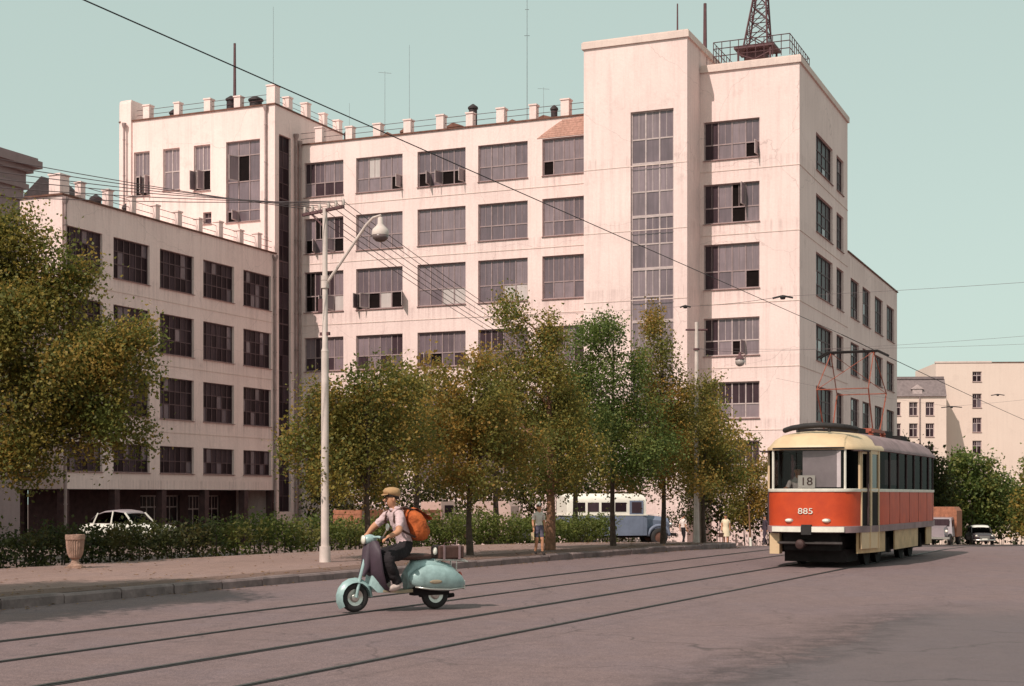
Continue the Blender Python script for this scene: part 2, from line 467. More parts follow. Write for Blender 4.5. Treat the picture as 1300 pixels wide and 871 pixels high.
KERB = [(-20.5, -6), (-13.6, 8.6), (-9.4, 16.4), (-7.2, 20.8), (-4.95, 25.2), (-2.9, 29.1), (-0.25, 34.0), (2.1, 38.3), (4.4, 42.1), (6.3, 45.0), (7.05, 46.4), (7.1, 47.6), (6.3, 48.6), (5.0, 49.3)]
BACK = [(-30, 0), (-20.0, 13.5), (-15.2, 20.0), (-12.4, 24.5), (-10.2, 29.3), (-8.3, 33.0), (-6.0, 37.0), (-3.6, 40.6), (-1.0, 43.8), (0.8, 46.0), (2.0, 47.6), (2.6, 48.4), (3.1, 49.0), (3.6, 49.7)]
mb = MB()
KH = 0.15
n = len(KERB)
for (kx, ky), (bx, by) in zip(KERB, BACK):
    for t in (0.0, 0.35, 0.7, 1.0):
        x, y = kx + (bx - kx) * t, ky + (by - ky) * t
        d = 0.16 / max(0.2, math.hypot(bx - kx, by - ky)) if t == 0 else 0
        x, y = x + (bx - kx) * d, y + (by - ky) * d
        mb.v.append((x, y, g(y) + KH - 0.006))
for i in range(n - 1):
    for k in range(3):
        a = i * 4 + k; mb.f.append((a, a + 4, a + 5, a + 1)); mb.m.append(0)
tag(mb.build('pavement', M['pavement'], fix=False), kind='structure')

# strip of bare trodden earth between kerb and walk
mb = MB()
for (kx, ky), (bx, by) in list(zip(KERB, BACK))[3:11]:
    L = math.hypot(bx - kx, by - ky)
    for w in (.2, 1.25 + .3 * math.sin(ky * 1.7)):
        x, y = kx + (bx - kx) * w / L, ky + (by - ky) * w / L
        mb.v.append((x, y, g(y) + KH - 0.002))
for i in range(7): mb.f.append((2*i, 2*i+2, 2*i+3, 2*i+1)); mb.m.append(0)
tag(mb.build('verge', road_mat('trodden_earth', (0.17, 0.098, 0.078), (0.10, 0.06, 0.05), (0.22, 0.13, 0.105), worn=False), fix=False), kind='structure')
kb = MB()
def smooth_poly(pts, step):
    out = []
    P = [Vector((*p, 0)) for p in pts]
    for i in range(len(P) - 1):
        L = (P[i+1] - P[i]).length; k = max(1, int(L / step))
        for j in range(k): out.append(P[i].lerp(P[i+1], j / k))
    out.append(P[-1]); return out
KP = smooth_poly(KERB, 1.0)
rings = []
for i, p in enumerate(KP):
    d = (KP[min(i+1, len(KP)-1)] - KP[max(i-1, 0)]).normalized()
    nrm = Vector((-d.y, d.x, 0))
    z = g(p.y); wob = random.uniform(-0.012, 0.012)
    q = p + nrm * 0.17
    a_ = p + nrm * .035
    rings.append([(a_.x, a_.y, z - 0.1), (a_.x, a_.y, z + KH - 0.05), (q.x, q.y, z + KH - 0.04), (q.x, q.y, z - 0.1)])
kb.loft(rings)
kerb = tag(kb.build('kerb', M['groove']), kind='structure')
for i in range(len(KP) - 1):
    a, b = KP[i], KP[i + 1]
    d = (b - a).normalized(); nrm = Vector((-d.y, d.x, 0)); gap = d * 0.012
    dz = random.uniform(-.012, .012); dn = random.uniform(-.012, .012)
    mb = MB(); rr = []
    for e in (a + gap, b - gap):
        z = g(e.y) + dz; p = e + nrm * dn; q = p + nrm * 0.165
        rr.append([(p.x, p.y, z - 0.05), (p.x, p.y, z + KH - 0.035), (p.x + nrm.x*.03, p.y + nrm.y*.03, z + KH), (q.x, q.y, z + KH), (q.x, q.y, z - 0.05)])
    mb.loft(rr); mb.build('kerb_stone', M['kerb'], kerb)

def track(offs, label, faint):
    c = tp(sum(offs) / 2, 20)
    t = empty('tram_track', (c.x, c.y, 0), 0, label, 'tram track', 'tram tracks in the street')
    for k, off in enumerate(offs):
        mb = MB()
        w = 0.055
        al2 = [-30, 0, 8, 14, 20, 26, 32, 38, 42, 45, 48, 52, 56, 60, 70, 85, 105, 130]
        top = []; gr = []
        for a in al2:
            top.append([tp(off - w/2, a, -0.01) - c, tp(off - w/2, a, 0.008) - c, tp(off + w/2, a, 0.008) - c, tp(off + w/2, a, -0.01) - c])
            gw = 0.055 if faint != k else 0.03
            s = w/2 + 0.001
            gr.append([tp(off + s, a, 0.001) - c, tp(off + s + gw, a, 0.001) - c])
        for r in top + gr:
            for q in range(len(r)): r[q] = r[q] + Vector((0, 0, c.z))
        mb.loft(top, closed=False, caps=False)
        mb.loft(gr, closed=False, caps=False, m=1)
        mb.build('rail', [M['steel'], M['groove']], t, fix=False)
    return t
track((-12.08, -10.60), 'tram track farther from the viewer, passing left of the tram', 1)
track((-8.95, -7.42), 'tram track nearer the viewer, running under the red tram', 1)

# ------------------------------------------------------------------ the printing house
BO = Vector((17.14, 88.0, 0)); BZ = g(88.0)
bld = empty('office_building', (BO.x, BO.y, BZ), math.atan2(-0.3926, 0.9197),
            'long pale plastered factory-like office building with stair tower and big grid windows', 'building')
BL = (0, 0, -BZ)

def grid_wall(mb, f, a0, a1, z0, z1, holes, m=0, sub=None):
    """f(a, z, d) -> point; d is depth into the wall"""
    As = sorted({a0, a1, *[h[0] for h in holes], *[h[1] for h in holes]})
    Zs = sorted({z0, z1, *[h[2] for h in holes], *[h[3] for h in holes]})
    for i in range(len(As) - 1):
        for j in range(len(Zs) - 1):
            ca, cz = (As[i] + As[i+1]) / 2, (Zs[j] + Zs[j+1]) / 2
            if any(h[0] < ca < h[1] and h[2] < cz < h[3] for h in holes): continue
            mb.quad(f(As[i], Zs[j], 0), f(As[i+1], Zs[j], 0), f(As[i+1], Zs[j+1], 0), f(As[i], Zs[j+1], 0), m)
    for (p, q, r, s) in holes:
        D = 0.30
        for (a, b, c, d) in (((p, r), (q, r), 0, D), ((p, s), (q, s), 0, D), ((p, r), (p, s), 0, D), ((q, r), (q, s), 0, D)):
            mb.quad(f(*a, 0), f(*b, 0), f(*b, D), f(*a, D), m)

def box5(mb, x0, x1, y0, y1, z0, z1, skip='', m=0):
    """closed box without the sides named in skip: f(ront) r(ight) b(ack) l(eft) t(op) d(own)"""
    P = [(x0,y0,z0),(x1,y0,z0),(x1,y1,z0),(x0,y1,z0),(x0,y0,z1),(x1,y0,z1),(x1,y1,z1),(x0,y1,z1)]
    for k, f in (('d',(3,2,1,0)),('t',(4,5,6,7)),('f',(0,1,5,4)),('r',(1,2,6,5)),('b',(2,3,7,6)),('l',(3,0,4,7))):
        if k not in skip: mb.quad(*[P[i] for i in f], m)

_cache = {}
def pane_mesh(w, h):
    k = ('p', round(w, 2), round(h, 2))
    if k not in _cache:
        _cache[k] = MB().box(-w/2, w/2, 0, 0.012, -h/2, h/2).mesh('pane', M['pane_a'], fix=False)
    return _cache[k]

def frame_mesh(w, h, cols, trans, fm, bar=0.075, d0=0.15, d1=0.25):
    k = ('f', round(w, 2), round(h, 2), cols, tuple(trans), fm, bar)
    if k not in _cache:
        mb = MB(); b = bar
        mb.box(0, b, d0, d1, 0, h); mb.box(w - b, w, d0, d1, 0, h)
        mb.box(b, w - b, d0, d1, 0, b); mb.box(b, w - b, d0, d1, h - b, h)
        cw = (w - b) / cols
        for i in range(1, cols): mb.box(cw*i, cw*i + b, d0 + .01, d1, b, h - b)
        if bar >= 0.07 and len(trans) == 1:          # slender glazing bars inside each light
            for i in range(cols):
                xm = cw*i + b + (cw - b) / 2
                mb.box(xm - .016, xm + .016, d0 + .03, d1 - .03, h*trans[0] + b/2, h - b)
        for t in trans:
            for i in range(cols):
                mb.box(cw*i + b, cw*(i+1), d0 + .016, d1 - .006, h*t - b/2, h*t + b/2)
        _cache[k] = mb.mesh('window', M[fm], fix=False)
    return _cache[k]

def sash_mesh(w, h):
    k = ('o', round(w, 2), round(h, 2))
    if k not in _cache:
        mb = MB(); e = .05
        mb.box(0, e, -.02, .02, 0, h); mb.box(w - e, w, -.02, .02, 0, h); mb.box(e, w - e, -.02, .02, 0, e); mb.box(e, w - e, -.02, .02, h - e, h)
        mb.box(e, w - e, -.004, .004, e, h - e, 1)
        _cache[k] = mb.mesh('open_sash', [M['frame_pale'], M['pane_a']], fix=False)
    return _cache[k]

def sill_mesh(w):
    k = ('s', round(w, 2))
    if k not in _cache:
        _cache[k] = MB().add([(-.04,-.09,-.05),(w+.04,-.09,-.05),(w+.04,.16,-.05),(-.04,.16,-.05),(-.04,-.09,-.02),(w+.04,-.09,-.02),(w+.04,.16,.02),(-.04,.16,.02)],
                             [(3,2,1,0),(4,5,6,7),(0,1,5,4),(1,2,6,5),(2,3,7,6),(3,0,4,7)]).mesh('sill', M['sill'], fix=False)
    return _cache[k]

def window(parent, pos, w, h, cols, trans, picks, side=False, fm='frame', bar=0.075, sill=True, single=True, base=(0, 0, 0)):
    """picks(i, j) -> pane material key; single panes are objects of their own, else one joined glazing"""
    o = link_mesh('window', frame_mesh(w, h, cols, trans, fm, bar), parent, Vector(pos) + Vector(base))
    if side: o.rotation_euler = (0, 0, PI / 2)
    edges = [0] + [t for t in trans] + [1]
    cw = (w - bar) / cols
    if not single:
        keys = ['pane_a', 'pane_b', 'pane_c', 'pane_d', 'pane_e', 'pane_open']
        mb = MB()
    for i in range(cols):
        for j in range(len(edges) - 1):
            z0 = h*edges[j] + bar/2; z1 = h*edges[j+1] - bar/2
            if j == 0: z0 += bar/2
            if j == len(edges) - 2: z1 -= bar/2
            x0 = cw*i + bar; x1 = cw*(i+1)
            key = picks(i, j)
            if single:
                p = link_mesh('pane', pane_mesh(x1 - x0, z1 - z0), o, ((x0+x1)/2, 0.2 + (0.04 if key == 'pane_open' else 0), (z0+z1)/2))
                p.material_slots[0].link = 'OBJECT'; p.material_slots[0].material = M[key]
                if key == 'pane_open' and RND.random() < .65:      # casement swung outwards
                    left = RND.random() < .5
                    sh = link_mesh('open_sash', sash_mesh(x1 - x0, z1 - z0), o, (x0 if left else x1, 0.13, z0))
                    sh.rotation_euler = (0, 0, math.radians(-RND.uniform(78, 118)) if left else PI + math.radians(RND.uniform(78, 118)))
            else:
                mb.box(x0, x1, 0.2, 0.212, z0, z1, keys.index(key))
    if not single:
        gl = mb.build('glazing', [M[k] for k in keys], o, fix=False); gl['kind'] = 'stuff'
    if sill: link_mesh('sill', sill_mesh(w), o)
    return o

FRONT = lambda y: (lambda a, z, d: (a, y + d, z))
SIDE = lambda x: (lambda a, z, d: (x - d, a, z))
TOPS = [24.40, 20.57, 16.90, 12.40, 8.50, 4.92]
BOTS = [22.05, 18.17, 14.15, 10.10, 6.28, 2.50]
RND = random.Random(11)
def wpick(*wts):
    ks = [k for k, _ in wts]; ws = [w for _, w in wts]
    return lambda i, j: RND.choices(ks, ws)[0]

# right tower -------------------------------------------------------
RTX = -6.11
hol = [(-5.88, -2.42, b, t) for t, b in zip(TOPS, BOTS)]
mb = MB()
grid_wall(mb, FRONT(0), RTX, 0, -3.2, 27.75, hol)
ys2 = [(4.85, 10.25), (11.6, 14.1)]
hs_ = [(a, b, bo, t) for (a, b) in ys2 for t, bo in zip(TOPS, BOTS)]
grid_wall(mb, SIDE(0), 0, 15.6, -3.2, 27.75, hs_)
box5(mb, -12.4, 0, 0, 15.6, -3.2, 27.75, 'frd')
w_ = mb.build('wall', M['plaster'], bld, loc=BL); w_['label'] = 'plain walls of the taller right-hand tower'
for r, (t, b) in enumerate(zip(TOPS, BOTS)):
    dark = {0: [(3, 0)], 1: [(2, 0), (2, 1)], 2: [(3, 0)], 3: [(2, 0)], 4: [], 5: []}[r]
    def pk(i, j, r=r, dark=dark):
        if (i, j) in dark: return 'pane_open'
        if i == 0: return 'pane_e'  # left panes dimmer: the stair tower's cast shadow put into pane colour
        if r == 4: return 'pane_a' if j == 0 else 'pane_e'
        if r == 5: return 'pane_e'
        return RND.choice(['pane_a', 'pane_a', 'pane_b'])
    window(bld, (-5.88, 0, b), 3.46, t - b, 4, (0.40,), pk, fm='frame_pale' if r > 2 else 'frame', base=BL)
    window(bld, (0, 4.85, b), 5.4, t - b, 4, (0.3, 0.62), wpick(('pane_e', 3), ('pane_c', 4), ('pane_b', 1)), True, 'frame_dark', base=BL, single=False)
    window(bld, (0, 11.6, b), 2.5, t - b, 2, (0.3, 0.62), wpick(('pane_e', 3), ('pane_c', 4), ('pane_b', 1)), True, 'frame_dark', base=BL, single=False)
# low rear wing on the right side
LW = [(16.9, 20.3), (21.7, 25.1), (27.1, 30.9), (32.8, 36.7)]
mb = MB()
grid_wall(mb, SIDE(-0.02), 15.6, 38.2, -4.2, 18.5, [(a, b, bo, t) for (a, b) in LW for t, bo in zip(TOPS[2:], BOTS[2:])])
box5(mb, -14, -0.02, 15.6, 38.2, -4.2, 18.5, 'rdf')
w_ = mb.build('wall', M['plaster'], bld, loc=BL); w_['label'] = 'lower rear wing wall on the shaded right side'
for (a, b2) in LW:
    for t, b in zip(TOPS[2:], BOTS[2:]):
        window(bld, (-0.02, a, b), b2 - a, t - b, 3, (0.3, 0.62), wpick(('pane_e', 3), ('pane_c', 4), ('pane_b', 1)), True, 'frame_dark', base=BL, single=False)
# stair tower -------------------------------------------------------
STL = -12.66; SP = -2.8
mb = MB()
grid_wall(mb, FRONT(SP), STL, RTX, -3.0, 29.2, [(-9.65, -6.95, 2.6, 24.75)])
box5(mb, STL, RTX, SP, 9, -3.0, 29.2, 'fd')
w_ = mb.build('wall', M['plaster'], bld, loc=BL); w_['label'] = 'projecting stair tower walls, the tallest part of the front'
nseg = 7
for k in range(nseg):
    z1 = 24.75 - (24.75 - 2.6) / nseg * k; z0 = 24.75 - (24.75 - 2.6) / nseg * (k + 1)
    window(bld, (-9.65, SP, z0), 2.7, z1 - z0, 3, (0.47,), wpick(('pane_a', 5), ('pane_b', 4)), fm='frame_pale', bar=0.085, sill=False, base=BL)
# main front ----------------------------------------------------------
MX = -34.55
cols5 = [(-34.15, -31.08), (-30.1, -26.57), (-25.46, -21.94), (-21.04, -17.54), (-16.53, -13.68)]
mb = MB()
grid_wall(mb, FRONT(0), MX, STL, -3.0, 25.65, [(a, b, bo, t) for (a, b) in cols5 for t, bo in zip(TOPS, BOTS)])
box5(mb, MX, STL, 0, 14, -3.0, 25.65, 'fdrl')
w_ = mb.build('wall', M['plaster'], bld, loc=BL); w_['label'] = 'sunlit main front wall between the stair tower and the left block'
OPEN = {(0, 0): [], (1, 0): [(3, 0)], (2, 0): [(0, 0), (2, 0), (3, 0)], (4, 0): [(0, 0)], (0, 1): [(0, 0), (3, 0), (1, 1)], (1, 2): [(0, 0), (1, 0), (3, 0)], (0, 2): [(1, 0), (0, 1), (0, 0), (2, 0)], (2, 3): [(1, 0)]}
WHITE = {(1, 0): [(1, 1)], (1, 2): [(2, 0)], (0, 2): [(3, 0)], (2, 2): [(3, 0), (2, 0)], (3, 2): [(3, 0), (2, 0)], (1, 1): []}
for c, (a, b2) in enumerate(cols5):
    for r, (t, b) in enumerate(zip(TOPS, BOTS)):
        wbase = RND.choice(['pane_a', 'pane_a', 'pane_b'])
        def pk(i, j, c=c, r=r, wbase=wbase):
            if (i, j) in OPEN.get((c, r), []): return 'pane_open'
            if (i, j) in WHITE.get((c, r), []): return 'pane_d'
            if c == 0: return RND.choice(['pane_e', 'pane_e', 'pane_b', 'pane_a'])
            if r >= 3: return RND.choice(['pane_e', 'pane_a', 'pane_b', 'pane_b'])
            return RND.choices([wbase, 'pane_b' if wbase == 'pane_a' else 'pane_a'], (9, 1))[0]
        window(bld, (a, 0, b), b2 - a, t - b, 4, (0.40,), pk, base=BL, single=r < 5)
# patch of bare brick above the window next to the stair tower
mb = MB(); PY = -0.03
pts = [(-16.9, 24.46), (-16.2, 24.9), (-15.3, 25.42), (-14.1, 25.6), (-12.67, 25.62), (-12.67, 24.46)]
mb.prism(pts, PY, 0.0)
for k in range(7):
    z = 24.56 + k * 0.14
    xl = -16.7 + max(0, (z - 24.5)) * 1.7
    x = xl
    while x < -12.9:
        mb.box(x, min(x + 0.36, -12.7), PY - 0.012, PY, z, z + 0.115); x += 0.39
mb.build('wall_patch', M['brick'], bld, loc=BL)['label'] = 'patch of bare reddish brick where the plaster fell off'
# left block ---------------------------------------------------------
BP = -3.11; BXL = -47.3
hb = [(-46.06, -44.72, 22.5, 25.58), (-43.59, -42.21, 22.7, 25.58), (-41.04, -39.69, 22.45, 25.58), (-38.42, -35.72, 20.1, 25.58), (-40.28, -39.6, 20.15, 20.95)]
mb = MB()
grid_wall(mb, FRONT(BP), BXL, MX, -3, 27.75, hb)
grid_wall(mb, SIDE(MX), BP, 0.0, -3.0, 27.75, [(-2.6, -1.1, 0.5, 25.9)])
box5(mb, BXL, MX, BP, 6.0, 10, 27.75, 'fdr')
mb.quad((MX, 0, 20), (MX, 6, 20), (MX, 6, 27.75), (MX, 0, 27.75))
w_ = mb.build('wall', M['plaster'], bld, loc=BL); w_['label'] = 'taller left block rising behind the low wing'
for k, (a, b2, z0, z1) in enumerate(hb):
    if k < 3:
        dk = [(0, 0), (1, 0)] if k != 1 else []
        window(bld, (a, BP, z0), b2 - a, z1 - z0, 2, (0.45,), lambda i, j, dk=dk: 'pane_open' if (i, j) in dk else RND.choice(['pane_a', 'pane_b']), fm='frame_pale', base=BL)
    elif k == 3:
        window(bld, (a, BP, z0), b2 - a, z1 - z0, 3, (0.14, 0.5, 0.82), lambda i, j: 'pane_open' if (i, j) in ((1, 2), (0, 0)) else RND.choice(['pane_a', 'pane_b']), fm='frame', base=BL)
    else:
        window(bld, (a, BP, z0), b2 - a, z1 - z0, 1, (0.5,), lambda i, j: 'pane_e', base=BL)
for k in range(6):
    z0 = 0.5 + 25.4 / 6 * k
    window(bld, (MX, -2.6, z0), 1.5, 25.4 / 6, 2, (0.25, 0.5, 0.75), wpick(('pane_e', 3), ('pane_c', 3)), True, 'frame_dark', bar=0.05, sill=False, base=BL, single=False)
# rounded stair turret at the block's left end
mb = MB()
out = [(-46.2, -1.0), (-46.2, -3.25)] + [(-46.85 - 0.7 * math.sin(t), -2.55 - 0.7 * math.cos(t)) for t in [k * PI / 12 for k in range(0, 7)]] + [(-47.55, -1.0)]
mb.loft([[(x, y, 17) for x, y in out], [(x, y, 29.0) for x, y in out], [(x * .998 - .09, y * .98 - .02, 29.25) for x, y in out]])
mb.build('turret', M['plaster'], bld, loc=BL)
# left wing over its open ground floor -------------------------------
WX = -34.42; WY0 = -24.4; WZ = 1.95; WR = 17.7
WT = [16.15, 12.35, 8.60, 4.52]; WB = [13.85, 10.0, 6.15, 2.92]
wc = [(-24.15, -21.07), (-20.11, -16.82), (-15.84, -12.46), (-11.48, -8.13), (-7.06, -3.79)]
mb = MB()
grid_wall(mb, SIDE(WX), WY0, BP + .02, WZ, WR, [(a, b, bo, t) for (a, b) in wc for t, bo in zip(WT, WB)])
box5(mb, -52, WX, WY0, BP + .02, WZ, WR, 'r')
w_ = mb.build('wall', M['plaster'], bld, loc=BL); w_['label'] = 'shaded side wall of the low wing reaching towards the street'
for (a, b2) in wc:
    for t, b in zip(WT, WB):
        dk = RND.random()
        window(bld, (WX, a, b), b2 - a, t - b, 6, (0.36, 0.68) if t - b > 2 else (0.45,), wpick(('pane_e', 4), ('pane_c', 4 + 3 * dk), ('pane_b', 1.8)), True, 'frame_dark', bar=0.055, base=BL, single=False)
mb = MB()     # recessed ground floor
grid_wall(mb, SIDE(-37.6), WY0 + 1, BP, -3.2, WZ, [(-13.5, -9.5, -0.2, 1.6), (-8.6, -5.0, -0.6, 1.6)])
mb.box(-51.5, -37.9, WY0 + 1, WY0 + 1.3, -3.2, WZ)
mb.build('ground_floor_wall', M['recess_shade'], bld, loc=BL)
for (a, b2, z0) in ((-13.5, -9.5, -0.2), (-8.6, -5.0, -0.6)):
    window(bld, (-37.6, a, z0), b2 - a, 1.6 - z0, 5, (0.6,), wpick(('pane_e', 2), ('pane_c', 3)), True, 'frame_pale', base=BL, sill=False, single=False)
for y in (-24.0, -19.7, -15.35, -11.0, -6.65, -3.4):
    MB().box(WX - .5, WX - .06, y - .22, y + .22, -3.2, WZ).build('column', M['recess_shade'], bld, loc=BL)
# trim: string courses, cornices, downpipes, parapet piers, railings ---
for z in (21.35, 17.45, 13.25, 9.35, 5.55):
    MB().box(MX, STL, -0.025, 0.0, z - .02, z + .025).build('string_course', M['cornice'], bld, loc=BL)
    MB().box(RTX, 0.03, -0.025, 0.0, z - .02, z + .025).build('string_course', M['cornice'], bld, loc=BL)
    MB().box(0.0, 0.03, 0.0, 15.6, z - .02, z + .025).build('string_course', M['cornice'], bld, loc=BL)
    MB().box(STL, RTX, SP - 0.02, SP, z + .1, z + .14).build('string_course', M['cornice'], bld, loc=BL)
for z in (13.1, 9.3, 5.35):
    MB().box(WX, WX + 0.025, WY0, BP, z - .02, z + .025).build('string_course', M['cornice'], bld, loc=BL)
def cornice(x0, x1, y0, y1, z, ov=0.12, h=0.32):
    mb = MB(); mb.box(x0 - ov, x1 + ov, y0 - ov, y1 + ov, z - h, z + 0.06); mb.box(x0 - ov * .5, x1 + ov * .5, y0 - ov * .5, y1 + ov * .5, z + .06, z + .14)
    mb.build('cornice', M['cornice'], bld, loc=BL)
cornice(STL, RTX, SP, 9, 29.2)
cornice(RTX + .14, 0, 0, 15.6, 27.75)
for (x0, x1, y0, y1, z) in ((MX + .02, STL - .01, -.09, .4, 25.65), (BXL, MX + .08, BP - .09, BP + .4, 27.75), (MX - .3, MX + .09, BP + .41, 6, 27.75), (WX - .4, WX + .1, WY0 - .1, BP - .1, 17.7), (-.4, .08, 15.6, 38.3, 18.5), (-52, WX - .41, WY0 - .1, WY0 + .3, 17.7)):
    MB().box(x0, x1, y0, y1, z, z + .09).build('roof_edge', M['rust'], bld, loc=BL)
def pipe(x, y, z0, z1, r=0.075):
    mb = MB(); mb.tube([(x, y, z0), (x, y, z1 - .25)], r, 8); mb.lathe([(r, 0), (r*2.2, .25), (r*2.2, .4)], (x, y, z1 - .3), 8)
    for z in np.arange(z0 + 1, z1 - 1, 2.5): mb.lathe([(r*1.35, 0), (r*1.35, .06)], (x, y, z), 8)
    mb.build('downpipe', M['pipe'], bld, smooth=40, loc=BL)
pipe(-46.6, BP - .38, 17.9, 27.5); pipe(-35.2, BP - .12, 17.9, 27.6)
pipe(MX + .14, -.62, -2, 26.2, 0.09); pipe(MX + .18, -.25, -2, 25.8, 0.09)
pipe(WX + .12, WY0 + .12, -2.4, 17.5, 0.08); pipe(WX + .12, BP - .35, -2.4, 17.5, 0.09)
def pier(x, y, z, w=0.44, h=0.95):
    mb = MB(); w *= RND.uniform(.86, 1.08); h *= RND.uniform(.78, 1.08); mb.box(x - w/2, x + w/2, y - w/2, y + w/2, z, z + h); mb.box(x - w/2 - .05, x + w/2 + .05, y - w/2 - .05, y + w/2 + .05, z + h, z + h + .09)
    mb.build('parapet_pier', M['plaster'], bld, loc=BL)
def rails(pts, zs):
    mb = MB()
    for a, b in zip(pts[:-1], pts[1:]):
        for z in zs: mb.tube([(a[0], a[1], a[2] + z), (b[0], b[1], b[2] + z)], 0.018, 4)
    mb.build('railing', M['mast'], bld, loc=BL)
yy = [-22.64, -20.3, -18.19, -15.98, -13.82, -11.68, -9.53, -7.24, -5.13]
for y in yy: pier(WX - .25, y, 17.79)
pier(WX - .5, WY0 + .35, 17.79, 0.85, 1.15)
rails([(WX - .25, WY0 + .8, 17.79), (WX - .25, BP - .2, 17.79)], (.35, .75))
xx = [-45.01, -42.5, -39.96, -37.55]
for x in xx: pier(x, BP + .25, 27.84, 0.5, 0.85)
pier(MX - .3, BP + .28, 27.84, 0.6, 1.1)
rails([(-46, BP + .25, 27.84), (MX - .3, BP + .25, 27.84), (MX - .2, 5.9, 27.84)], (.35, .7))
for y in (-1.18, 1.19, 3.56, 5.6): pier(MX - .2, y, 27.84, 0.48, 0.9)
for x in [-32.98, -30.64, -28.49, -26.21, -23.79, -21.66, -19.44, -17.18, -14.96]: pier(x, .2, 25.74, 0.52, 0.95)
rails([(MX, .2, 25.74), (STL - .1, .2, 25.74)], (.4, .78))
def vent(x, y, z, r, h, dome=True, m='soot'):
    mb = MB(); mb.lathe([(r, 0), (r, h), (r * 1.25, h), (r * 1.2, h + .12), (r * .25, h + .32)], (x, y, z), 10)
    mb.build('roof_vent', M[m], bld, smooth=40, loc=BL)
vent(-31.6, 1.4, 25.7, .2, .7); vent(-27.2, 1.6, 25.7, .3, .5, m='rust'); vent(-16.3, 1.5, 25.7, .22, .9); vent(-43.6, BP + 1.2, 27.8, .25, .5); vent(WX - 2.2, -18.9, 17.7, .3, .9); vent(WX - 1.6, -16.9, 17.7, .22, .7)
vent(-38.4, BP + .6, 27.8, .32, .75); vent(-36.5, BP + .7, 27.8, .42, .55); vent(-21.75, .75, 25.7, .28, 1.35); vent(-13.6, 1.6, 25.7, .55, 1.0, m='rust')
for (x, y, w, d, h) in ((-24.6, 2.4, 1.3, 1.0, .75), (-20.2, 2.6, 1.0, 1.0, .6), (-18.4, 2.8, 1.7, 1.2, .7), (-29.3, 2.2, .9, .8, .55), (-13.6, 3, 1.3, 1, 1.1)):
    mb = MB(); mb.box(x, x + w, y, y + d, 25.6, 25.7 + h); mb.prism([(x - .1, 25.7 + h), (x + w + .1, 25.7 + h), (x + w/2, 26.0 + h)], y - .1, y + d + .1)
    mb.build('roof_hatch', M['rust'], bld, loc=BL)

mb = MB(); mb.prism([(-37.9, 17.6), (-35.6, 17.6), (-35.6, 18.2), (-36.7, 19.1), (-37.9, 18.2)], -23.4, -21.2); mb.build('roof_hatch', M['soot'], bld, loc=BL)
def bw(x, y, z):
    """a point of the building as a point of the street"""
    c, s = 0.9197, 0.3926
    return Vector((BO.x + c * x + s * y, BO.y - s * x + c * y, z))
# things standing on the roofs ------------------------------------------
def mast(x, y, z0, z1, r, label, m='antenna', arms=()):
    p = bw(x, y, z0)
    mb = MB(); mb.tube([(0, 0, 0), (0, 0, z1 - z0)], [r, r * .7], 6)
    mb.lathe([(r*3, 0), (r*3, .08)], (0, 0, 0), 8)
    for (zz, l, ang) in arms:
        d = Vector((math.cos(ang), math.sin(ang), 0)) * l / 2; c = Vector((0, 0, zz - z0))
        mb.tube([c - d, c + d], r * .7, 4)
    o = mb.build('antenna_mast', M[m], smooth=40); o.location = p
    tag(o, label, 'mast', 'masts on the roofs')
mast(-39.0, -1.2, 27.75, 32.9, 0.12, 'stout dark flagpole on the roof of the left block', 'mast')
mast(-36.64, 0, 27.75, 35.5, 0.025, 'tall thin aerial just right of the dark flagpole on the left block')
mast(-34.0, 6, 25.65, 30.0, 0.022, 'leftmost thin aerial on the main roof, beside the left block')
mast(-29.5, 3, 25.65, 31.0, 0.024, 'thin aerial with short crossbar on the left half of the main roof', arms=((30.9, .9, .3),))
mast(-27.6, 3, 25.65, 32.6, 0.024, 'plain thin aerial between the crossbar aerial and the sooty chimney pipe')
mast(-18.0, 1, 25.65, 34.6, 0.035, 'tallest aerial on the main roof, near the stair tower', arms=((31.5, .35, 0), (33.2, .25, 0)))
mast(-18.45, 5, 25.65, 29.2, 0.02, 'short thin aerial with crossbar between tallest aerial and stair tower', arms=((29.1, .8, .2),))
mast(-7.55, 0, 29.2, 31.9, 0.06, 'dark post standing on top of the stair tower', 'mast', arms=((29.9, .3, 0),))
mast(-6.22, 1.5, 27.75, 32.2, 0.14, 'stout dark mast in the corner behind the stair tower', 'mast')
# lattice mast with its railed platform on the right tower
p = bw(-3.2, 2.7, 28.0)
lm = empty('lattice_mast', p, math.atan2(-0.3926, 0.9197), 'dark steel lattice mast on a small platform atop the right tower', 'mast')
mb = MB()
mb.box(-1.25, 1.25, -1.0, 1.0, 1.2, 1.36); mb.box(-.7, .6, -.5, .5, .7, 1.2)
for x in (-1, 1):
    for y in (-.85, .85): mb.tube([(x, y, -.2), (x, y, 1.2)], .07, 6)
mb.bar((-1, -.85, .1), (1, -.85, .9), .05); mb.bar((1, -.85, .1), (-1, -.85, .9), .05)
mb.build('platform', M['mast'], lm)
mb = MB()
B4 = [(-.75, -.6), (.75, -.6), (.75, .6), (-.75, .6)]; H_ = 5.2
def lv(k, t): s = 1 - .8 * t; return Vector((B4[k][0] * s + .35 * t, B4[k][1] * s, 1.36 + H_ * t))
for k in range(4): mb.tube([lv(k, 0), lv(k, 1)], .06, 5)
for q in range(6):
    a, b = q / 6, (q + 1) / 6
    for k in range(4):
        mb.tube([lv(k, a), lv((k+1) % 4, b)], .03, 4); mb.tube([lv(k, b), lv((k+1) % 4, b)], .03, 4); mb.tube([lv((k+1) % 4, a), lv(k, b)], .03, 4)
mb.build('lattice', M['mast'], lm)
mb = MB()
R4 = [(-2.1, -2.6), (2.6, -2.6), (2.6, 3.0), (-2.1, 3.0)]
